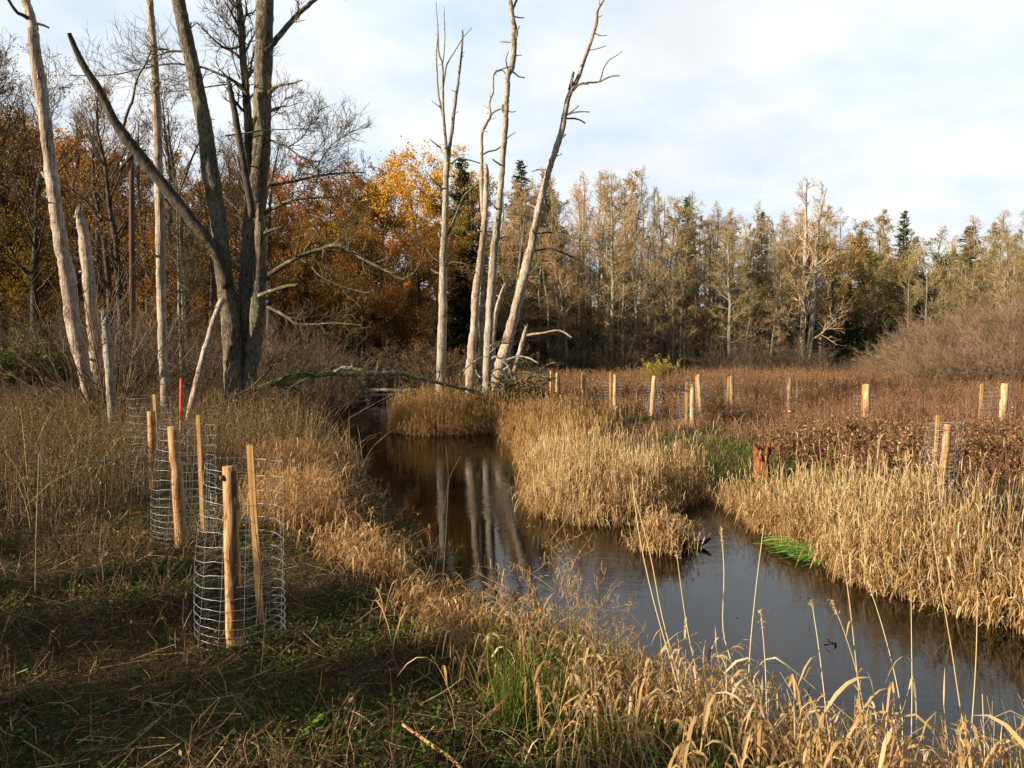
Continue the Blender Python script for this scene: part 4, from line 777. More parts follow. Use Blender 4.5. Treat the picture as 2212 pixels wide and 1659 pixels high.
for vx, dr in ((2140, -5), (2200, -8)):
    plant('wispy', vx % 2, (vx - CX) / F * 120, 120, top_h((vx - CX) / F * 120, 120, dr), 'beech_tree', 'rounded bare pinkish crown on the far hill crest' , 'tree', 'rounded bare crowns on the hill crest', squash=1.8)
# spruces that show in the middle
for vx, y, top, sq, lab in ((1012, 60, 338, 1.1, 'tall dark green spruce standing next to the golden oak behind the dead trunks'), (1121, 66, 348, 1.0, 'spruce with a spiky tip rising between the dead trunks and the leaning one'), (1195, 70, 372, 1.0, 'spruce half hidden by the leaning dead trunk'), (1487, 68, 425, 0.9, 'slender spruce tip among the wispy alders')):
    x = (vx - CX) / F * y; plant('spruce', vx, x, y, float(at(vx, top, y)[2] - height(x, y)), 'spruce_tree', lab, 'tree', squash=sq)
# oaks in autumn leaf
for vx, y, top, lm, lab in ((900, 66, 300, 'yellow', 'bright golden yellow oak crown above the orange ones'), (962, 65, 310, 'yellow', 'golden yellow oak crown right behind the slender three-topped dead tree'), (838, 70, 325, 'orange', 'bright orange oak beside the golden ones'), (772, 68, 330, 'orange', 'orange oak partly behind bare spreading twigs of the big tree'), (705, 66, 325, 'orange', 'orange oak behind the lowest curved limbs of the big tree'), (650, 69, 320, 'orange', 'orange oak just past the trunk of the big tree')):
    x = (vx - CX) / F * y; plant('oak', vx, x, y, float(at(vx, top, y)[2] - height(x, y)) * 0.99, 'oak_tree', lab, 'tree', leafmat=M[lm])
for x, y in rowspots(560, 960, 12, 48, 60): plant('oak', rng.integers(3), x, y, max(5, top_h(x, y, rng.uniform(90, 190))), 'oak_tree', 'rusty brown oak low in the wood behind the big forked tree', 'tree', 'rusty brown oaks behind the forked tree', leafmat=M['brownleaf'] if rng.random() < 0.5 else M['orange'])
for x, y in rowspots(-250, 600, 16, 60, 74): plant('oak', rng.integers(3), x, y, max(6, top_h(x, y, rng.uniform(50, 170))), 'oak_tree', 'orange-leaved oak on the slope behind the bare trees', 'tree', 'orange oaks on the slope', leafmat=M['orange'] if rng.random() < 0.6 else M['brownleaf'])
for x, y in rowspots(-250, 560, 12, 44, 58): plant('oak', rng.integers(3), x, y, max(5, top_h(x, y, rng.uniform(220, 340))), 'oak_tree', 'dark rusty oak under the taller bare trees', 'tree', 'rusty oaks under the bare trees', leafmat=M['brownleaf'])
for x, y in rowspots(-250, 620, 22, 40, 56): plant('bare', rng.integers(3), x, y, max(6, top_h(x, y, rng.uniform(-15, 70))), 'alder_tree', 'dark tall tree with sparse brown leaves against the sky behind the pale trunks', 'tree', 'dark sparse trees behind the pale trunks')
for x, y in rowspots(-300, 980, 26, 72, 84): plant('spruce', rng.integers(2), x, y, rng.uniform(7, 11), 'spruce_tree', 'dark spruce filling the shade behind the oaks', 'tree', 'dark spruces behind the oaks')
for x, y in rowspots(-300, 700, 18, 46, 56): plant('spruce', rng.integers(2), x, y, rng.uniform(4, 7), 'spruce_tree', 'low dark spruce in the deep shade under the oaks', 'tree', 'low spruces under the oaks')
# twin pale alders
tw = empty('alder_tree', base_of([(1732, 800, 12), (1735, 700, 11)], 57), 'pair of tall pale-trunked alders with crooked boughs growing from one foot at the meadow edge', 'tree')
for px in ([(1731, 800, 13), (1734, 720, 12), (1737, 640, 10), (1739, 560, 9), (1741, 500, 7), (1741, 440, 4), (1743, 385, 1.5)], [(1744, 800, 13), (1752, 720, 12), (1759, 640, 10), (1763, 560, 8), (1767, 500, 6), (1774, 450, 4), (1786, 405, 1.5)]):
    C, r = px_path(px, 57, 0, 4, True); tm, cm = MB(), MB(); tubes(tm, C, r, 10, wob=0.06)
    P0, q0 = resample(C, r, 14)
    l, lr = grow(P0[None], q0[None], 30, 0.2, 0.97, lambda t: 1.15 - 0.45 * t, lambda t: 0.20 * np.clip(1.2 - t, 0.3, 1), 6, 0.13, 0.2, 0.45, 0.3, 0.02); tubes(tm, l, lr, 5)
    b, br = grow(l, lr, 6, 0.2, 1.0, 0.8, 0.42, 4, 0.05, 0.2, 0.5, 0.4, 0.011); tubes(cm, b, br, 3, tint=rng.uniform(0.3, 1, len(b)))
    w, wr = grow(b, br, 5, 0.2, 1.0, 0.7, 0.5, 3, 0.05, 0.2, 0.6, 0.5, 0.008); tubes(cm, w, wr, 3, tint=rng.random(len(w))); twig_leaves(cm, w, 2, 0.045, 1, 0.05)
    st_ = tm.build('trunk', M['pale2'], tw); cm.build('crown', [M['twig'], M['cone']], tw)
# willow thicket on the right, yellow bush, understorey shrubs
for i, (vx, y, h) in enumerate([(1945, 47, 3.2), (1985, 45, 4.0), (2040, 44, 4.5), (2090, 46, 5.0), (2140, 43, 5.2), (2190, 45, 5.6), (2240, 42, 5.6), (2300, 44, 6.0), (2370, 43, 6.0), (2010, 40, 2.6), (2110, 39, 3.2), (2190, 38, 3.5)]):
    plant('willow', i, (vx - CX) / F * y, y, h, 'willow_bush', ['grey-brown willow bush in the rounded thicket at the meadow side', 'small low grey willow at the outer end of the thicket beside the trees'][i == 0], 'bush', 'grey willow thicket')
for vx, y in ((1560, 21), (1780, 26), (1640, 30), (1930, 21), (2080, 25), (1460, 33), (1820, 19.5), (2190, 22), (1720, 36), (1990, 33), (1350, 36), (1540, 42), (1860, 44), (1260, 24)):
    plant('darkshrub', vx, (vx - CX) / F * y, y, rng.uniform(0.8, 1.25) * (1 if y > 20 else 0.8), 'brown_shrub', 'low dark twiggy clump sticking out of the red-brown meadow', 'shrub', 'dark clumps in the meadow', squash=1.5)
plant('yellowbush', 0, (1424 - CX) / F * 44, 44, 1.75, 'willow_bush', 'yellow-green leafy bush at the far edge of the meadow', 'bush')
SH = 'bare shrubs under the wood'
for x, y in list(rowspots(-100, 900, 30, 25, 40)):
    if sdist(x, y) > 0.8: plant('shrub', rng.integers(3), x, y, rng.uniform(2.2, 4.2), 'bare_shrub', 'bare grey many-stemmed shrub in front of the dark wood', 'shrub', SH, squash=1.15)
for x, y in list(rowspots(-100, 1000, 40, 34, 50)):
    if sdist(x, y) > 0.8: plant('darkshrub', rng.integers(2), x, y, rng.uniform(1.6, 3.4), 'brown_shrub', 'brown twiggy shrub at the shaded foot of the wood', 'shrub', 'brown shrubs at the foot of the wood', squash=1.4)
for x, y in rowspots(1120, 1900, 22, 50, 57): plant('shrub', rng.integers(3), x, y, rng.uniform(1.4, 3.6), 'bare_shrub', 'thin bare undergrowth shrub at the meadow side of the wood', 'shrub', 'undergrowth shrubs at the meadow side', squash=1.3)
for vx, y, h in [(232, 19, 4.2), (700, 23, 2.6), (780, 30, 3.2), (850, 34, 4.0), (930, 29.5, 1.7), (985, 29, 1.8), (600, 24, 3.0)]:
    x = (vx - CX) / F * y
    if sdist(x, y) > 0.3: plant('shrub', vx, x, y, h, 'bare_shrub', {232: 'open bare shrub with spreading twigs behind the short rotten stub', 930: 'low bare shrub at the foot of the slender three-topped dead tree', 985: 'small twiggy shrub between the dead tree and the bowed trunk'}.get(vx, 'bare grey shrub leaning over the stream behind the mossy limb'), 'shrub', None if vx in (232, 930, 985) else 'bare shrubs behind the mossy limb', squash=1.2)
plant('yellowbush', 0, (40 - CX) / F * 26, 26, 2.6, 'leafy_shrub', 'dull green leafy bush half lit before the dark wood at the photo edge', 'shrub', leafmat=M['grass'], squash=1.6)
# trees and bushes outside the picture, on the sun's side: they throw the shade on the near bank and the foot of the wood
for x, y, h in [(-12.6, 2.4, 3.9), (-12.2, 1.0, 4.4), (-11.8, -0.4, 4.7), (-11.4, -1.8, 4.8), (-11.2, -3.2, 4.8), (-11.0, -4.8, 4.8), (-13.4, -1.0, 5.2), (-13.2, -3.0, 5.2), (-13.2, 0.8, 5.0), (-13.0, 4.2, 3.2), (-13.6, 6.0, 3.0), (-14.2, 8.0, 3.0), (-9.5, -6.0, 4.6)]:
    plant('spruce', int(h * 10), x, y, h, 'young_spruce', 'young dense spruce beside the near bank, beyond the edge of the photo', 'tree', 'young spruces beside the near bank', squash=2.0)
for x, y, h in [(-13.5, 5.4, 2.6), (-14.0, 7.0, 2.4)]:
    plant('shrub', int(x), x, y - 1.5, h, 'bare_shrub', 'bare shrub beyond the edge of the photo by the near bank', 'shrub', 'shrubs beyond the photo edge', squash=1.3)
for i in range(26):
    y = 13 + i * 1.5; x = -36 - rng.uniform(0, 10) - 0.45 * (y - 13)
    plant('oak' if i % 2 else 'spruce', i, x, y, rng.uniform(11.5, 14.0) - 0.10 * (y - 13), 'oak_tree' if i % 2 else 'spruce_tree', 'tree of the wood continuing past the edge of the photo', 'tree', 'trees past the edge of the photo')

# ------------------------------------------------------------------ reeds, herbs, grass: what nobody could count
def scatter(n, x0, x1, y0, y1, keep):
    x = rng.uniform(x0, x1, n); y = rng.uniform(y0, y1, n)
    m_ = (np.abs(x) < 0.80 * y + 2.2); x, y = x[m_], y[m_]
    p = keep(x, y); m_ = rng.random(len(x)) < p; x, y = x[m_], y[m_]
    return np.stack([x, y, height(x, y)], 1)
def blades(mb, B, h, w, lean=0.3, droop=0.2, tint=None, mat=0, kk=5, head=None):
    n = len(B); a = rng.uniform(0, 2 * np.pi, n) if head is None else head; t = np.linspace(0, 1, kk)[None]
    h = np.broadcast_to(h, (n,))[:, None]; ln = np.abs(rng.normal(lean, lean * 0.5, (n, 1))); dr = np.abs(rng.normal(droop, droop * 0.6, (n, 1)))
    off = h * (ln * t ** 1.6 + dr * 0.8 * t ** 3); z = h * (t * (1 - 0.25 * ln) - dr * t ** 3)
    P = np.stack([B[:, :1] + np.cos(a)[:, None] * off, B[:, 1:2] + np.sin(a)[:, None] * off, B[:, 2:3] - 0.03 + z], -1)
    b = a + np.pi / 2 + rng.normal(size=n) * 0.7; side = np.stack([np.cos(b), np.sin(b), np.zeros(n)], 1)
    wd = np.broadcast_to(w, (n,))[:, None] * np.array([0.7, 1, 0.9, 0.6, 0.08] if kk == 5 else np.linspace(1, 0.1, kk))[None]
    ribbons(mb, P, wd, side, np.clip(rng.normal(0.5, 0.25, n), 0, 1) if tint is None else tint, mat)
def reeds(mb, B, h, nleaf=4, ll=0.34, lw=0.013, sr=0.0028, lean=0.18, wind=None, plume=0.25, tbase=0.5, lmin=0.2):
    """reed plants: thin stem, arching ribbon leaves that droop, some with a narrow plume"""
    n = len(B); h = np.broadcast_to(h, (n,)) * rng.uniform(0.7, 1.12, n); a = rng.uniform(0, 2 * np.pi, n)
    ln = np.abs(rng.normal(0, lean, n)); kk = 4; t = np.linspace(0, 1, kk)
    dx, dy = np.cos(a) * ln * h, np.sin(a) * ln * h
    if wind is not None: dx = dx + wind[0] * h; dy = dy + wind[1] * h
    P = np.stack([B[:, :1] + dx[:, None] * t ** 1.7, B[:, 1:2] + dy[:, None] * t ** 1.7, B[:, 2:3] - 0.06 + h[:, None] * t * (1 - 0.12 * t)], -1)
    tn = np.clip(np.asarray(tbase) + 0.12 + rng.normal(0, 0.2, n), 0, 1)
    tubes(mb, P, np.full((n, kk), sr) * np.linspace(1.2, 0.6, kk), 3, tint=tn)
    s = rng.uniform(lmin, 0.98, (n, nleaf)); f = s * (kk - 1); i = np.minimum(f.astype(int), kk - 2); fr = (f - i)[..., None]; I = np.arange(n)[:, None]
    p0 = (P[I, i] * (1 - fr) + P[I, i + 1] * fr).reshape(-1, 3); N = len(p0); b = rng.uniform(0, 2 * np.pi, N); tb = np.repeat(np.broadcast_to(tbase, (n,)), nleaf); ts = np.broadcast_to(tbase, (n,)); L = ll * rng.uniform(0.5, 1.3, N)
    u = np.linspace(0, 1, 5)[None]; rise = rng.uniform(0.45, 1.0, (N, 1)); dro = rng.uniform(0.5, 1.9, (N, 1)); out = rng.uniform(0.22, 0.7, (N, 1))
    Q = np.stack([p0[:, :1] + np.cos(b)[:, None] * L[:, None] * out * u, p0[:, 1:2] + np.sin(b)[:, None] * L[:, None] * out * u, p0[:, 2:3] + L[:, None] * (rise * u - dro * u ** 2)], -1)
    c = b + np.pi / 2 + rng.normal(size=N) * 0.5; side = norm(np.stack([np.cos(c), np.sin(c), rng.normal(size=N) * 0.4], 1))
    ribbons(mb, Q, lw * rng.uniform(0.6, 1.4, (N, 1)) * np.array([0.6, 1, 0.9, 0.65, 0.1]), side, np.clip(rng.normal(tb, 0.22, N), 0, 1))
    k_ = rng.random(n) < plume
    if k_.any():
        T = P[k_, -1]; m_ = len(T); u = np.linspace(0, 1, 4)[None]; b = rng.uniform(0, 2 * np.pi, m_); L = rng.uniform(0.06, 0.2, m_)[:, None]; cv = rng.uniform(0.0, 0.75, m_)[:, None] ** 1.5
        Q = np.stack([T[:, :1] + np.cos(b)[:, None] * L * cv * u ** 2, T[:, 1:2] + np.sin(b)[:, None] * L * cv * u ** 2, T[:, 2:3] + L * (u - 0.6 * cv * u ** 2)], -1)
        tubes(mb, Q, np.array([0.6, 1.3, 0.9, 0.2])[None] * sr * 1.7 * np.ones((m_, 1)), 4, tint=np.clip(ts[k_] + 0.15 + rng.normal(0, 0.15, m_), 0, 1))
def herbs(mb, B, h, nside=6, nleaf=10, lsize=0.022, sr=0.003, lean=0.12, leafmat=0, t0=0.35):
    """dead herb stalks with short side shoots and withered leaves or seed heads"""
    n = len(B); h = np.broadcast_to(h, (n,)) * rng.uniform(0.6, 1.15, n); a = rng.uniform(0, 2 * np.pi, n); ln = np.abs(rng.normal(0, lean, n)) * h; t = np.linspace(0, 1, 4)
    P = np.stack([B[:, :1] + (np.cos(a) * ln)[:, None] * t, B[:, 1:2] + (np.sin(a) * ln)[:, None] * t, B[:, 2:3] - 0.05 + h[:, None] * t], -1) + rng.normal(size=(n, 4, 3)) * [0.015, 0.015, 0]
    tubes(mb, P, np.full((n, 4), sr) * np.linspace(1.2, 0.5, 4), 3, tint=np.clip(rng.normal(0.55, 0.25, n), 0, 1), mat=leafmat)
    if nside:
        q, qr = grow(P, np.full((n, 4), sr), nside, t0, 0.98, 0.75, lambda t: 0.30 * (1.25 - 0.8 * t), 3, 0.15, 0.2, 0.75, 0.5)
        tubes(mb, q, qr, 3, tint=np.clip(rng.normal(0.5, 0.25, len(q)), 0, 1), mat=leafmat); src = q
    else: src = P
    if nleaf: 
        per = max(1, nleaf // max(nside, 1)); m_, kk = src.shape[:2]; tt = rng.uniform(0.3, 1, (m_, per)) * (kk - 1); i = np.minimum(tt.astype(int), kk - 2); fr = (tt - i)[..., None]; I = np.arange(m_)[:, None]
        C = (src[I, i] * (1 - fr) + src[I, i + 1] * fr).reshape(-1, 3) + rng.normal(size=(m_ * per, 3)) * lsize * 0.6
        flakes(mb, C, lsize * rng.uniform(0.5, 1.4, len(C)), np.clip(rng.normal(0.45, 0.28, len(C)), 0, 1), leafmat)
def stuff(mb, name, mats, label, cat='vegetation'):
    return tag(mb.build(name, mats, loc=tuple(mb.v[0][0])), label, cat, kind='stuff')

gap = lambda x, y: np.hypot((x - 4.55) / 1.25, (y - 14.2) / 2.4) < 1.0                       # the green gap in the far bank's reeds
def far_reed(x, y):
    s = sdist(x, y); rb = right_bank(x, y); n_ = vn(x, y, 0.7, 3)
    wdt = np.interp(y, [6, 9, 12, 15, 18, 21, 23], [1.7, 2.0, 2.2, 2.3, 1.9, 2.6, 3.6]) + 0.8 * n_
    p = np.where(rb & (s > -0.12), np.clip((wdt - s) / 1.4, 0, 1) ** 1.3, 0) * np.clip(0.72 + 0.55 * vn(x, y, 2.9, 5), 0.10, 1)
    return np.where(gap(x, y), 0.0, p)
mb = MB()
B = scatter(150000, -8, 16, 2.5, 27, far_reed); d = B[:, 1]
print('reeds far', len(B))
B = B[rng.random(len(B)) < np.clip(1.25 - d / 60, 0.3, 1)]
s_ = sdist(B[:, 0], B[:, 1])
near = B[:, 1] < 11
hh = np.interp(B[:, 1], [6, 9, 12, 17, 20, 23], [0.76, 0.74, 0.64, 0.63, 0.76, 0.98]) + 0.12 * vn(B[:, 0], B[:, 1], 0.9, 1) - 0.25 * np.clip(1 - s_ / 0.5, 0, 1) - 0.20 * np.clip((s_ - 1.2) / 2, 0, 1)
hh = hh * np.where(B[:, 1] > 20, 1.10, 1.0) * np.where((B[:, 1] > 20) & (B[:, 0] > -1.6), 0.70, 1.0) * (1 + 0.26 * vn(B[:, 0], B[:, 1], 2.6, 7)) * np.where(rng.random(len(B)) < 0.05, 1.55, 1.0)
B[:, 0] += 0.0; flop = np.where(rng.random(len(B)) < 0.08, 0.7, 0.0); fa = rng.uniform(0, 6.283, len(B)); tbv = np.clip(0.47 + 0.2 * vn(B[:, 0], B[:, 1], 1.7, 4) + 0.12 * (hh - 1), 0.1, 0.85); wx, wy = 0.22 * vn(B[:, 0], B[:, 1], 1.6, 3) + flop * np.cos(fa), 0.22 * vn(B[:, 0], B[:, 1], 1.5, 6) + flop * np.sin(fa)
sel = near; reeds(mb, B[sel], hh[sel] * 0.95, 4, 0.30, 0.0155, 0.003, 0.2, plume=0.2, tbase=tbv[sel] + 0.05, wind=(wx[sel], wy[sel]))
sel = ~near & (B[:, 1] < 17); reeds(mb, B[sel], hh[sel], 3, 0.28, 0.015, 0.0036, 0.15, plume=0.22, tbase=tbv[sel], wind=(wx[sel], wy[sel]))
sel = (B[:, 1] < 17) & (rng.random(len(B)) < 0.30); reeds(mb, B[sel], hh[sel] * 1.30, 1, 0.22, 0.010, 0.0034, 0.13, plume=0.7, tbase=0.72, wind=(wx[sel] * 0.6, wy[sel] * 0.6), lmin=0.5)
sel = (B[:, 1] < 17) & (rng.random(len(B)) < 0.08); herbs(mb, B[sel], hh[sel] * 0.9, 4, 8, 0.014, 0.003, 0.4, leafmat=1, t0=0.2)
stuff(mb, 'reed_bed', [M['reed'], M['weed']], 'dense dry tan reeds along the far bank of the stream', 'reeds')
mb = MB(); sel = B[:, 1] >= 17; reeds(mb, B[sel], hh[sel] * 1.06, 3, 0.26, 0.014, 0.0042, 0.12, plume=0.5, tbase=tbv[sel], lmin=0.1, wind=(wx[sel] * 0.5, wy[sel] * 0.5))
stuff(mb, 'reed_bed', M['reedfar'], 'upright golden reeds on the point where the dead trunks stand', 'reeds')
# overhanging leaf fringe at the water line
mb = MB(); B = scatter(60000, -6, 12, 2.5, 24, lambda x, y: np.where(right_bank(x, y) & (np.abs(sdist(x, y) - 0.1) < 0.25) & ~gap(x, y), 0.8, 0)); B[:, 2] = np.maximum(B[:, 2], WZ - 0.02)
reeds(mb, B, 0.42, 4, 0.34, 0.013, 0.0022, 0.5, plume=0, tbase=0.38, lmin=0.05)
# islet clump
n = 260; a = rng.random(n) * 6.283; q = np.sqrt(rng.random(n)) * 0.14; Bi = np.stack([ISLET[0] + q * np.cos(a) * 1.15, ISLET[1] + q * np.sin(a), np.full(n, WZ)], 1)
reeds(mb, Bi, 0.5, 6, 0.19, 0.014, 0.0026, 0.35, plume=0.05, tbase=0.5, lmin=0.1)
stuff(mb, 'reed_fringe', M['reed'], 'dry reed leaves drooping over the water line of the far bank', 'reeds')

# left bank: brown weeds below the trunks
def left_weed(x, y):
    s = sdist(x, y); rb = right_bank(x, y); edge = np.interp(y, [6, 7.5, 9, 11, 13, 16, 20], [-4.9, -5.0, -4.9, -4.6, -2.9, -2.6, -2.6])
    p = np.where(~rb & (s > 0.15), 1.0, 0) * np.clip((edge - x + 0.5 * vn(x, y, 0.8)) / 0.8 + np.clip((y - 13) / 3, 0, 1) * 2, 0, 1)
    return p * (0.7 + 0.3 * vn(x, y, 0.6, 4))
mb = MB(); B = scatter(46000, -24, 0, 6, 30, left_weed); print('left weeds', len(B))
hz = (0.92 + 0.25 * vn(B[:, 0], B[:, 1], 0.5, 2) + 0.22 * vn(B[:, 0], B[:, 1], 1.7, 5)) * rng.uniform(0.8, 1.25, len(B)) * np.clip((B[:, 1] - 4) / 7, 0.45, 1)
hz = hz * np.clip(0.30 + 0.45 * sdist(B[:, 0], B[:, 1]), 0.3, 1)
f_ = B[:, 1] < 14
herbs(mb, B[f_], hz[f_], 5, 10, 0.016, 0.0028, 0.16); herbs(mb, B[~f_], hz[~f_], 6, 6, 0.022, 0.004, 0.14)
stuff(mb, 'dead_weeds', M['weed'], 'thick brown dead weeds under the pale trunks on the near bank', 'weeds')
mb = MB(); B = scatter(30000, -24, 0, 6, 28, lambda x, y: left_weed(x, y) * np.clip(vn(x, y, 0.9, 8) + 0.35, 0, 1)); blades(mb, B, rng.uniform(0.5, 1.5, len(B)), 0.007, 0.32, 0.25); stuff(mb, 'dry_grass', M['straw'], 'pale dry grass blades mixed into the brown weeds', 'grass')
mb = MB(); B = scatter(30000, -30, 0, 26, 46, lambda x, y: np.where(~right_bank(x, y) & (sdist(x, y) > 0.2), 0.9, 0)); herbs(mb, B, 0.95, 5, 6, 0.03, 0.005, 0.15); stuff(mb, 'dead_weeds', M['weed'], 'brown herbs and low brush before the shaded wood', 'weeds')

# far meadow of red-brown dead herbs
def meadow(x, y):
    s = sdist(x, y); rb = right_bank(x, y); n_ = vn(x, y, 0.6, 3)
    st_ = np.interp(y, [6, 9, 12, 15, 18, 21, 23], [1.6, 1.9, 2.2, 2.2, 1.8, 2.5, 3.4]) + 0.8 * n_
    return np.where(rb & (s > st_) & ~gap(x, y), np.clip((s - st_) / 1.5, 0.15, 1), 0)
mb = MB(); B = scatter(60000, -8, 26, 7, 26, lambda x, y: meadow(x, y) * np.clip(0.55 + 0.6 * vn(x, y, 0.7, 9), 0.06, 1)); print('meadow near', len(B))
hz = 0.50 + 0.16 * vn(B[:, 0], B[:, 1], 1.9, 2) - 0.27 + 0.08 * vn(B[:, 0], B[:, 1], 0.35, 6) + 0.38 * np.clip((B[:, 0] - 4.5) / 3.5, 0, 1) + 0.15 * np.clip((B[:, 1] - 22.5) / 4, 0, 1)
herbs(mb, B, hz * rng.uniform(0.7, 1.5, len(B)), 5, 10, 0.016, 0.0036, 0.18); stuff(mb, 'meadow_herbs', M['redweed'], 'red-brown dead herbs around the wire guards of the far bank', 'herbs')
mb = MB(); B = scatter(105000, -8, 58, 25, 62, lambda x, y: meadow(x, y) * (0.85 + 0.15 * vn(x, y, 0.4))); print('meadow far', len(B))
hz = 0.44 + 0.36 * np.clip((B[:, 1] - 31) / 10, 0, 1) + 0.20 * vn(B[:, 0], B[:, 1], 1.3, 2) + 0.14 * vn(B[:, 0], B[:, 1], 0.3, 6)
herbs(mb, B, hz * rng.uniform(0.75, 1.3, len(B)), 4, 8, 0.03, 0.0065, 0.2); stuff(mb, 'meadow_herbs', M['redweed'], 'red-brown herb meadow reaching to the edge of the wood', 'herbs')
mb = MB(); B = scatter(30000, -6, 50, 10, 56, lambda x, y: meadow(x, y) * np.clip(0.25 + 0.6 * vn(x, y, 0.8, 12), 0, 1)); blades(mb, B, rng.uniform(0.4, 1.0, len(B)) * (0.7 + B[:, 1] * 0.006), 0.004 + B[:, 1] * 0.0004, 0.4, 0.3); stuff(mb, 'dry_grass', M['straw'], 'pale dry grass blades scattered through the red-brown meadow', 'grass')
# rough dark herbs and grass between the near tussocks
mb = MB(); B = scatter(16000, -6, 1.0, 4.6, 16, lambda x, y: np.where(~right_bank(x, y), np.clip(1.1 - np.abs(sdist(x, y) - 0.55) / 0.55, 0, 1) * np.clip(0.35 + 0.8 * vn(x, y, 1.3, 5), 0, 1), 0)); herbs(mb, B, 0.34, 4, 6, 0.014, 0.0024, 0.5, t0=0.2); blades(mb, B[::2], rng.uniform(0.15, 0.45, len(B[::2])), 0.007, 0.7, 0.5, mat=1)
stuff(mb, 'bank_undergrowth', [M['weed'], M['straw']], 'rough brown herbs and bent straw between the near tussocks', 'undergrowth')
mb = MB(); B = scatter(900, -8, 8, 3.0, 26, lambda x, y: np.where(sdist(x, y) < -0.05, 0.35, 0)); B[:, 2] = WZ + 0.004; flakes(mb, B, rng.uniform(0.008, 0.022, len(B)), rng.random(len(B)), 0, 0.06, 0.6); stuff(mb, 'floating_leaves', M['litter'], 'scattered dead leaves floating on the stream', 'leaves')
# bramble thicket by the far guard
mb = MB(); B = scatter(16000, 5, 13, 10.5, 18, lambda x, y: np.where((sdist(x, y) > 2.0) & right_bank(x, y), np.clip(1.3 - np.hypot((x - 7.8) / 2.6, (y - 14.2) / 2.6), 0, 1) * np.clip(0.5 + vn(x, y, 1.4, 3), 0, 1), 0))
herbs(mb, B, 0.55 + 0.2 * vn(B[:, 0], B[:, 1], 1.5, 1), 5, 20, 0.03, 0.003, 0.3, leafmat=0, t0=0.15); flakes(mb, B + [0, 0, 0.3] + rng.normal(size=B.shape) * [0.1, 0.1, 0.14], 0.03, np.clip(rng.normal(0.5, 0.3, len(B)), 0, 1), 1, None, 0.8)
stuff(mb, 'bramble_undergrowth', [M['redweed'], M['cover']], 'dark brambles with some green leaves between the far guards', 'brambles')
# green grass on the far bank and in the gap
mb = MB(); B = scatter(150000, -3, 18, 8, 26, lambda x, y: np.where(right_bank(x, y) & (sdist(x, y) > 0.15), np.where(np.hypot((x - 4.6) / 1.7, (y - 14.5) / 3.2) + 0.3 * vn(x, y, 1.7, 2) < 1, 0.9, 0.6 * np.clip(vn(x, y, 0.6, 1) + 0.25, 0, 1)), 0))
blades(mb, B, rng.uniform(0.08, 0.28, len(B)), 0.009, 0.5, 0.4, tint=np.clip(rng.normal(0.68, 0.2, len(B)), 0, 1)); stuff(mb, 'green_grass', M['grass'], 'green grass in the gap between the far reeds', 'grass')

# near bank: tan tussocks along the water, ground cover, litter
TUS = [(-2.75, 9.3, 0.55, 0.62), (-2.3, 8.6, 0.42, 0.55), (-3.0, 10.3, 0.5, 0.62), (-1.55, 7.6, 0.38, 0.46), (-1.25, 7.0, 0.3, 0.42), (-3.7, 12.3, 0.55, 0.75), (-0.72, 5.9, 0.26, 0.40), (-0.42, 5.35, 0.26, 0.42), (-0.15, 4.95, 0.22, 0.40)]
mb = MB()
for x, y, r, h in TUS:
    n = int(180 * (r / 0.5) ** 1.5); a = rng.random(n) * 6.283; q = np.sqrt(rng.random(n)) * r; xx, yy = x + q * np.cos(a), y + q * np.sin(a)
    B = np.stack([xx, yy, height(xx, yy)], 1); B = B[sdist(B[:, 0], B[:, 1]) > -0.15]; B[:, 2] = np.maximum(B[:, 2], WZ)
    reeds(mb, B, h, 5, 0.30, 0.011, 0.002, 0.6, wind=(0.18, -0.15), plume=0.06, tbase=0.36)
    B2 = B[rng.random(len(B)) < 0.8]; blades(mb, B2, rng.uniform(0.3, 0.75, len(B2)) * h / 0.7, 0.009, 0.7, 0.6)
stuff(mb, 'reed_tussocks', M['reed'], 'bent tan reed tussocks along the near water edge', 'reeds')
nearbank = lambda x, y: np.where(~right_bank(x, y) & (sdist(x, y) > 0.05), 1.0, 0.0)
openg = lambda x, y: nearbank(x, y) * (1 - 0.9 * left_weed(x, y))
mb = MB(); B = scatter(420000, -9, 4.5, 2.6, 12, lambda x, y: openg(x, y) * np.clip(0.30 + 0.9 * vn(x, y, 1.6, 2), 0.05, 1) * np.clip(1.4 - y / 14, 0.3, 1)); print('cover', len(B))
C = B + np.stack([0 * B[:, 0], 0 * B[:, 0], np.abs(rng.normal(0.03, 0.025, len(B)))], 1); flakes(mb, C, rng.uniform(0.006, 0.017, len(C)), np.clip(rng.normal(0.45, 0.25, len(C)), 0, 1), 0, 0.5, 0.75); stuff(mb, 'ground_cover', M['cover'], 'small green ground plants on the near bank', 'ground cover')
mb = MB(); B = scatter(150000, -9, 4.5, 2.6, 13, lambda x, y: openg(x, y) * np.clip(0.2 + 0.9 * vn(x, y, 1.1, 7), 0.04, 1)); blades(mb, B, rng.uniform(0.04, 0.16, len(B)), 0.005, 0.6, 0.4); stuff(mb, 'green_grass', M['grass'], 'short green grass on the shaded near bank', 'grass')
mb = MB(); B = scatter(75000, -9, 4.5, 2.5, 13, openg); n = len(B); a = rng.uniform(0, 6.283, n); ln = rng.uniform(0.06, 0.5, n) ** 1.2; u = np.linspace(-0.5, 0.5, 4)[None]
bend = rng.normal(size=(n, 1)) * 0.25; P = np.stack([B[:, :1] + ln[:, None] * (np.cos(a)[:, None] * u - np.sin(a)[:, None] * bend * u ** 2), B[:, 1:2] + ln[:, None] * (np.sin(a)[:, None] * u + np.cos(a)[:, None] * bend * u ** 2), B[:, 2:3] + 0.015 + np.abs(rng.normal(0, 0.025, (n, 1))) + u * ln[:, None] * rng.normal(size=(n, 1)) * 0.25], -1)
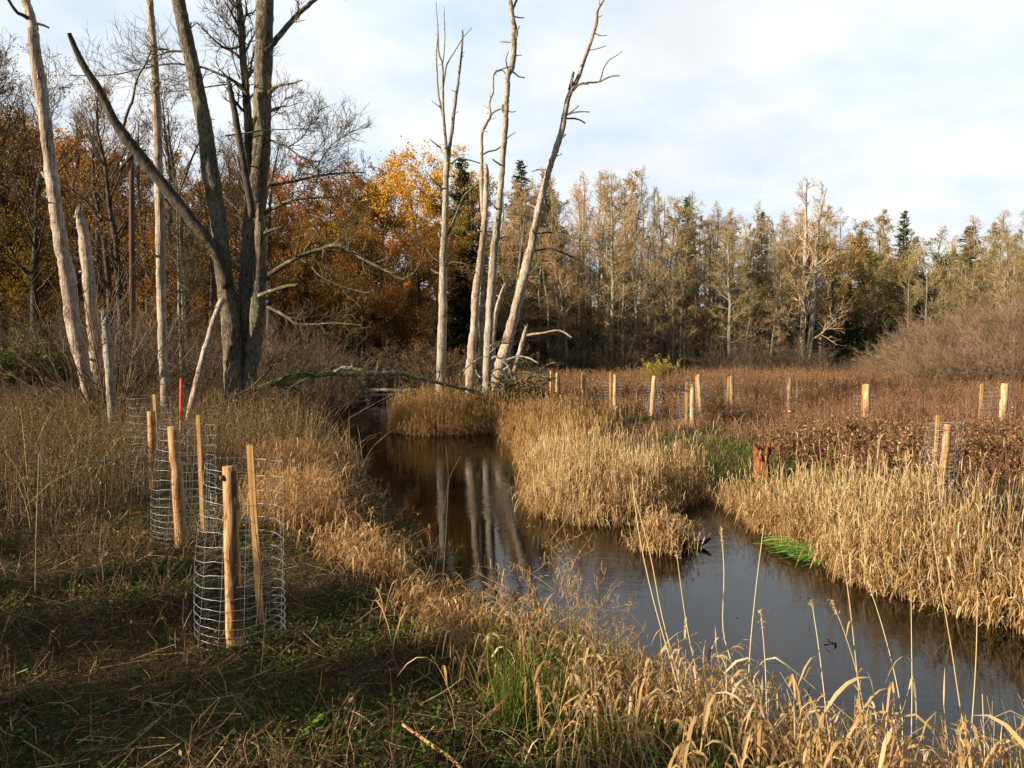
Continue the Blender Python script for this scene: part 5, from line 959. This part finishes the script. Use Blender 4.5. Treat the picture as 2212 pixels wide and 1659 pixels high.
sd = np.stack([-np.sin(a), np.cos(a), rng.normal(size=n) * 0.5], 1); ribbons(mb, P, rng.uniform(0.002, 0.008, (n, 1)) * np.ones((1, 4)), norm(sd), np.clip(rng.normal(0.55, 0.27, n), 0, 1)); 
B = scatter(9000, -9, 3.5, 2.5, 12, openg); herbs(mb, B, rng.uniform(0.08, 0.34, len(B)), 0, 0, sr=0.0025, lean=0.5)
stuff(mb, 'plant_litter', M['litter'], 'dead stalks and straw lying on the near bank', 'litter')

mb = MB(); B = scatter(14000, -8, 1.0, 2.6, 9.5, lambda x, y: openg(x, y) * np.clip(-0.15 + 0.9 * vn(x, y, 1.5, 11) + 0.25 * np.clip(-1.5 - x, 0, 1), 0, 1)); print('rough', len(B)); herbs(mb, B, rng.uniform(0.12, 0.42, len(B)), 3, 5, 0.012, 0.0024, 0.55, t0=0.2)
stuff(mb, 'dead_weeds', M['weed'], 'low tangled brown weeds on the shaded near bank', 'weeds')
# foreground bank: mixed tan and green grass at the bottom of the picture
def fore(x, y):
    s = sdist(x, y); return np.where(~right_bank(x, y) & (s > -0.1), 1.0, 0) * np.clip(1.15 - s / 1.5, 0, 1) * np.clip((x + 0.55 + 0.25 * vn(x, y, 2.0)) / 0.5, 0, 1)
mb = MB(); B = scatter(15000, -1.0, 5.5, 1.9, 6.3, fore); print('fore', len(B)); h_ = np.interp(B[:, 0], [-0.5, 0.3, 0.9, 1.6, 4], [0.36, 0.58, 0.52, 0.62, 0.75])
sel = rng.random(len(B)) < 0.2; reeds(mb, B[sel], h_[sel], 5, 0.34, 0.015, 0.002, 0.28, plume=0.05, tbase=0.52)
blades(mb, B[~sel], h_[~sel] * rng.uniform(0.35, 0.9, (~sel).sum()), 0.008, 0.55, 0.5); stuff(mb, 'bank_grass', M['reed'], 'bent tan grass on the bank at the bottom of the picture', 'grass')
mb = MB(); B = scatter(20000, -0.8, 5.5, 1.9, 6.0, fore); blades(mb, B, rng.uniform(0.15, 0.5, len(B)), 0.007, 0.45, 0.35); stuff(mb, 'green_grass', M['grass'], 'green blades among the tan grass at the bottom of the picture', 'grass')
mb = MB(); c0 = onz(1745, 1195, WZ); n = 1500; a = rng.normal(2.7, 0.5, n); xx = c0[0] + 0.30 + rng.normal(size=n) * 0.14; yy = c0[1] + rng.normal(size=n) * 0.22; B = np.stack([xx, yy, np.full(n, WZ)], 1)
L_ = rng.uniform(0.15, 0.6, n)[:, None]; u_ = np.linspace(0, 1, 5)[None]; P_ = np.stack([xx[:, None] + np.cos(a)[:, None] * L_ * u_, yy[:, None] + np.sin(a)[:, None] * L_ * u_ + 0.05 * L_ * np.sin(5 * u_ + a[:, None]), WZ + 0.012 + L_ * (0.5 * u_ * (1 - u_) * rng.uniform(0, 1, (n, 1)))], -1); ribbons(mb, P_, np.full((n, 5), 0.010), norm(np.stack([-np.sin(a), np.cos(a), rng.normal(size=n) * 0.5], 1)), np.clip(rng.normal(0.5, 0.25, n), 0, 1))
Bp = scatter(1500, 3.6, 6.5, 5.4, 7.4, lambda x, y: np.where((np.abs(sdist(x, y)) < 0.2) & right_bank(x, y) & (x > 4.0), 0.9, 0)); blades(mb, Bp, rng.uniform(0.2, 0.5, len(Bp)), 0.009, 0.9, 0.4); stuff(mb, 'water_grass', M['bright'], 'bright green grass lying on the water below the far reeds', 'grass')

# ------------------------------------------------------------------ single plants that stand out
GS = 'tall pale reed stalks on the near bank'
def stalk(pts, w, Y, label, head=0.0, dy=0.25, group=GS, leaf=2, mat='stalk'):
    t = empty('reed_stalk', at(pts[0][0], pts[0][1], Y), label, 'reed stalk', group)
    C, r = px_path([(x, y, w * (1 - 0.45 * i / (len(pts) - 1))) for i, (x, y) in enumerate(pts)], Y, dy, 4)
    gz = float(height(C[0][0], C[0][1])) - 0.05
    if C[0][2] > gz: C = np.vstack([[C[0][0], C[0][1], gz], C]); r = np.concatenate([[r[0]], r])
    mb = MB(); tubes(mb, C, r, 6, tint=rng.uniform(0.2, 1)); mb.build('stem', M[mat], t)
    if head:
        m_ = 34; tt = rng.random(m_); T, D = C[-1], norm(C[-1] - C[-3]); mb = MB()
        flakes(mb, T - D * head * tt[:, None] + rng.normal(size=(m_, 3)) * 0.006, rng.uniform(0.006, 0.012, m_), rng.uniform(0.4, 1, m_), 0, None, 0.35); mb.build('seed_head', M['fluff'], t)
    for j in range(leaf):
        i = int(len(C) * rng.uniform(0.1, 0.55)); b = rng.uniform(0, 6.283); L = rng.uniform(0.14, 0.3); u = np.linspace(0, 1, 6)
        Q = C[i] + np.stack([np.cos(b) * L * 0.6 * u, np.sin(b) * L * 0.6 * u, L * (0.8 * u - rng.uniform(0.7, 1.5) * u ** 2)], 1)
        mb = MB(); ribbons(mb, Q[None], np.array([[0.006, 0.012, 0.012, 0.010, 0.006, 0.001]]), norm(np.array([[-math.sin(b), math.cos(b), 0.3]])), rng.uniform(0.4, 1)); mb.build('leaf', M['reed'], t)
    return t
for pts, w, Y, head, lab in [
    ([(1497, 1600), (1455, 1450), (1410, 1290), (1380, 1150), (1366, 1040)], 5, 4.0, 0, 'long pale stalk of a crossing pair leaning over the dark islet clump'), ([(1512, 1640), (1470, 1480), (1430, 1330), (1405, 1200), (1372, 1075)], 5, 4.1, 0, 'inner stalk of the pair leaning towards the islet clump'),
    ([(1545, 1580), (1505, 1450), (1480, 1330), (1461, 1190)], 4, 4.2, 0.04, 'slightly bent stalk with a thin tip next to the leaning pair'), ([(1590, 1560), (1584, 1450), (1562, 1360), (1564, 1240), (1558, 1140)], 4, 4.3, 0.12, 'kinked stalk carrying a slim seed head over the grey water'),
    ([(1615, 1560), (1619, 1423), (1632, 1280), (1650, 1134)], 4.5, 4.1, 0, 'straight headless stalk leaning to the green water grass'), ([(1655, 1600), (1656, 1529), (1652, 1420), (1643, 1316)], 4, 3.9, 0.1, 'short upright stalk with a plump tan seed head'),
    ([(1795, 1620), (1786, 1550), (1770, 1410), (1753, 1296)], 4, 3.9, 0.03, 'thin stalk tapering to a dry point before the grey water'), ([(1862, 1600), (1856, 1500), (1835, 1300), (1818, 1190), (1812, 1090)], 5, 4.0, 0.05, 'tall straight stalk reaching across the water to the far reed edge'),
    ([(1885, 1640), (1873, 1572), (1850, 1450), (1818, 1350), (1795, 1296)], 4, 3.8, 0.08, 'stalk bowed over with a drooping seed tip'), ([(1950, 1560), (1935, 1467), (1905, 1350), (1873, 1252)], 4, 4.1, 0.09, 'stalk with a drooping oat-like tip near the brown reflections'),
    ([(1968, 1640), (1970, 1485), (1969, 1380), (1968, 1278)], 4, 3.9, 0.07, 'vertical stalk topped by a small knotted head'), ([(2105, 1650), (2080, 1560), (2055, 1400), (2020, 1190), (2000, 1010)], 5.5, 3.8, 0, 'tallest thick pale stalk crossing the far reeds'),
    ([(2095, 1650), (2097, 1600), (2108, 1430), (2112, 1275)], 5, 3.7, 0.03, 'sturdy pale stalk standing beside the tallest one'), ([(2128, 1659), (2126, 1600), (2122, 1500)], 4, 3.6, 0, 'short broken stalk at the outer end of the row'),
    ([(548, 1600), (556, 1530), (566, 1420), (575, 1310)], 4, 4.4, 0, 'single straw stalk standing before the largest wire guard'), ([(80, 1400), (76, 1300), (78, 1150), (84, 980)], 4, 6.0, 0, 'solitary pale stalk in the shaded weeds at the photo edge')]:
    stalk(pts, w * 0.6, Y, lab, head, leaf=0 if Y > 4.35 else 2)
for pts, lab in (([(935, 1300), (941, 1230), (955, 1130), (968, 1038), (966, 1000), (964, 965)], 'bare grey weed stem standing in front of the dark water'), ([(955, 1290), (962, 1180), (966, 1100), (970, 1040), (982, 1010), (995, 985)], 'second grey weed stem with a forked tip beside the bare one'), ([(1720, 1620), (1764, 1423), (1800, 1330), (1825, 1257), (1843, 1134)], 'dark weed stem slanting behind the pale stalks')):
    stalk(pts, 2.0, 6.2 if pts[0][0] < 1000 else 4.0, lab, 0, 0.1, 'grey weed stems', 0, 'darktwig')
o = limb('straw_stem', None, wpx([(870, 1565), (920, 1600), (975, 1640), (1015, 1680)], 7, 9), 3.9, M['lath'], dy=-0.35, sides=6); tag(o, 'thick tan stem lying slanted on the dark ground near the bottom edge', 'stem')
# curly dried willowherbs
for i, (vx, vy, h, lab) in enumerate([(1215, 1480, 0.95, 'tallest dried willowherb with curled pale pods in front of the water'), (1150, 1500, 0.75, 'dried willowherb bending over with drooping curled pods'), (1290, 1520, 0.85, 'dried reddish willowherb with loose curled pods beside the leaning stalks'), (1345, 1560, 0.7, 'smaller faded willowherb with few pods next to the reddish one')]):
    Y = 4.7; p = at(vx, 1500, Y); p[2] = float(height(p[0], p[1])) - 0.05; t = empty('dried_willowherb', p, lab, 'willowherb', 'dried willowherbs'); mb = MB()
    nS = 3; kk = 7; u = np.linspace(0, 1, kk); a = rng.uniform(-0.8, 0.8, nS); ln = h * rng.uniform(0.8, 1.15, nS)
    P = np.stack([p[0] + (np.sin(a) * 0.30 * ln)[:, None] * u ** 1.5 - 0.10 * u ** 2 * (i < 2), p[1] + (rng.normal(size=nS) * 0.1)[:, None] * u, p[2] + ln[:, None] * u * 1.05], -1)
    tubes(mb, P, np.full((nS, kk), 0.0038) * np.linspace(1, 0.45, kk), 5, tint=0.4); mb.build('stem', M['weed'], t)
    mb = MB(); q, qr = grow(P, np.full((nS, kk), 0.0028), 14, 0.35, 1.0, 0.9, lambda t: 0.34 * (1.3 - 0.7 * t), 4, 0.02, 0.2, 0.6, 0.5); tubes(mb, q, qr, 3, tint=0.5)
    m_ = 9; I = np.repeat(np.arange(len(q)), m_); ff = rng.uniform(0.3, 3, len(I)); ix = np.minimum(ff.astype(int), 2); fr = (ff - ix)[:, None]; C = q[I, ix] * (1 - fr) + q[I, ix + 1] * fr; N = len(C); w5 = np.linspace(0, 1, 6)[None]; b = rng.uniform(0, 6.283, N)[:, None]; L = rng.uniform(0.03, 0.075, N)[:, None]; cu = rng.uniform(1.2, 3.6, N)[:, None]
    ex = np.sin(cu * w5) / cu; ez = (1 - np.cos(cu * w5)) / cu * rng.choice([-1.0, -1.0, 1.0], (N, 1)) + 0.5 * w5
    Q = np.stack([C[:, :1] + L * np.cos(b) * ex, C[:, 1:2] + L * np.sin(b) * ex, C[:, 2:3] + L * ez], -1); ribbons(mb, Q, np.full((N, 6), 0.0026), norm(rng.normal(size=(N, 3))), rng.random(N)); mb.build('curled_pods', M['fluff'], t)
# nettles
for i, (vx, vy, lab) in enumerate([(1440, 1560, 'green nettle with fresh leaves under the leaning pair of stalks'), (1500, 1600, 'bushiest green nettle at the bottom edge'), (1585, 1530, 'small nettle half hidden by tan grass blades'), (1640, 1560, 'upright green nettle beside the plump seed head stalk'), (1690, 1610, 'low nettle with darkened leaves at the bottom edge'), (1560, 1640, 'nettle cut by the bottom edge of the photo'), (1850, 1640, 'pale nettle among the bent reed leaves'), (700, 1640, 'small green nettle on the shaded litter ground')]):
    Y = 3.85; p = at(vx, vy, Y); z0 = float(height(p[0], p[1])); h = max(0.2, p[2] - z0 + 0.06); t = empty('nettle_plant', (p[0], p[1], z0), lab, 'nettle', 'green nettles at the water side'); mb = MB()
    nS = 3; u = np.linspace(0, 1, 6); a = rng.uniform(0, 6.283, nS); P = np.stack([p[0] + (np.cos(a) * 0.09)[:, None] * u, p[1] + (np.sin(a) * 0.09)[:, None] * u, z0 - 0.03 + h * rng.uniform(0.75, 1.05, nS)[:, None] * u], -1); tubes(mb, P, np.full((nS, 6), 0.0025), 4, tint=0.6); mb.build('stem', M['cover'], t)
    mb = MB(); per = 16; f_ = rng.uniform(0.25, 1, (nS, per)) * 5; ix = np.minimum(f_.astype(int), 4); fr = (f_ - ix)[..., None]; I = np.arange(nS)[:, None]; C = (P[I, ix] * (1 - fr) + P[I, ix + 1] * fr).reshape(-1, 3); N = len(C); b = rng.uniform(0, 6.283, N); d = np.stack([np.cos(b), np.sin(b), rng.uniform(-0.5, 0.2, N)], 1); L = rng.uniform(0.03, 0.055, N)[:, None, None]; u = np.linspace(0, 1, 5)[None, :, None]
    Q = C[:, None] + d[:, None] * L * (0.25 + u); Q[..., 2] -= (L * 0.5 * u ** 2)[..., 0]; ribbons(mb, Q, L[:, :, 0] * np.array([[0.25, 0.75, 0.7, 0.4, 0.02]]), norm(np.stack([-np.sin(b), np.cos(b), rng.normal(size=N) * 0.3], 1)), np.clip(rng.normal(0.6, 0.25, N), 0, 1)); mb.build('leaves', M['cover'], t)
# long arching straw and green blades over the near water edge
mb = MB(); B = scatter(3800, -0.2, 3.4, 2.4, 5.2, lambda x, y: np.where(~right_bank(x, y) & (sdist(x, y) > -0.12), np.clip(1.1 - np.abs(sdist(x, y) - 0.25) / 0.55, 0, 1) * np.clip(0.6 + 0.6 * vn(x, y, 2.2, 3), 0.1, 1), 0)); print('arching', len(B)); B[:, 2] = np.maximum(B[:, 2], WZ)
hq = np.interp(B[:, 0], [-0.2, 0.8, 1.5, 3], [0.55, 0.62, 0.70, 0.80]); sel = rng.random(len(B)) < 0.6
reeds(mb, B[sel], hq[sel], 5, 0.42, 0.014, 0.002, 0.35, wind=(0.05, 0.12), plume=0.08, tbase=0.62, lmin=0.15); blades(mb, B[~sel], hq[~sel] * rng.uniform(0.5, 1.25, (~sel).sum()), 0.009, 0.6, 0.55, tint=np.clip(rng.normal(0.8, 0.2, (~sel).sum()), 0, 1), mat=1)
stuff(mb, 'arching_grass', [M['reed'], M['grass']], 'long arching straw and yellow-green blades at the near water edge', 'grass')
# dark green rush tuft
for vx, vy, lab in ((1120, 1640, 'dark green rush tuft with thin upright blades among tan grass'), (1235, 1650, 'smaller rush tuft next to the darker one')):
    p = at(vx, 1600, 4.1); z0 = float(height(p[0], p[1])); mb = MB(); n = 130 if vx < 1200 else 70; B = np.stack([p[0] + rng.normal(size=n) * 0.07, p[1] + rng.normal(size=n) * 0.07, np.full(n, z0)], 1); blades(mb, B, rng.uniform(0.35, 0.8, n), 0.005, 0.32, 0.08, tint=np.clip(rng.normal(0.4, 0.2, n), 0, 1)); tag(mb.build('rush_tuft', M['grass'], loc=(p[0], p[1], z0)), lab, 'rush')
# black driftwood by the islet
drift = np.array([[ISLET[0] + 0.2, ISLET[1] - 0.05, WZ + 0.10], [ISLET[0] + 0.34, ISLET[1], WZ + 0.03], [ISLET[0] + 0.5, ISLET[1] + 0.02, WZ + 0.05], [ISLET[0] + 0.62, ISLET[1] + 0.03, WZ + 0.11]])
mb = MB(); tubes(mb, catmull(drift, 4), np.linspace(0.07, 0.015, 13), 8, wob=0.25, cap=True)
for q in ((0.33, 0.13), (0.44, 0.10), (0.27, 0.17)): tubes(mb, np.array([[ISLET[0] + q[0], ISLET[1], WZ], [ISLET[0] + q[0] + 0.02, ISLET[1], WZ + q[1] * 0.6], [ISLET[0] + q[0] + 0.05, ISLET[1], WZ + q[1]]]), np.array([0.02, 0.014, 0.006]), 6, cap=True)
tag(mb.build('driftwood', M['black'], loc=tuple(drift[0])), 'small black driftwood caught beside the reed islet in the stream', 'driftwood')
# withered leaf hanging over the water, oak leaf on the bank
p = at(1797, 1395, 4.0); mb = MB(); flakes(mb, p + rng.normal(size=(5, 3)) * 0.012, 0.022, 0.3, 0, None, 0.8); tag(mb.build('withered_leaf', M['darkleaf'], loc=tuple(p)), 'curled black withered leaf caught on the dark weed stem', 'leaf')
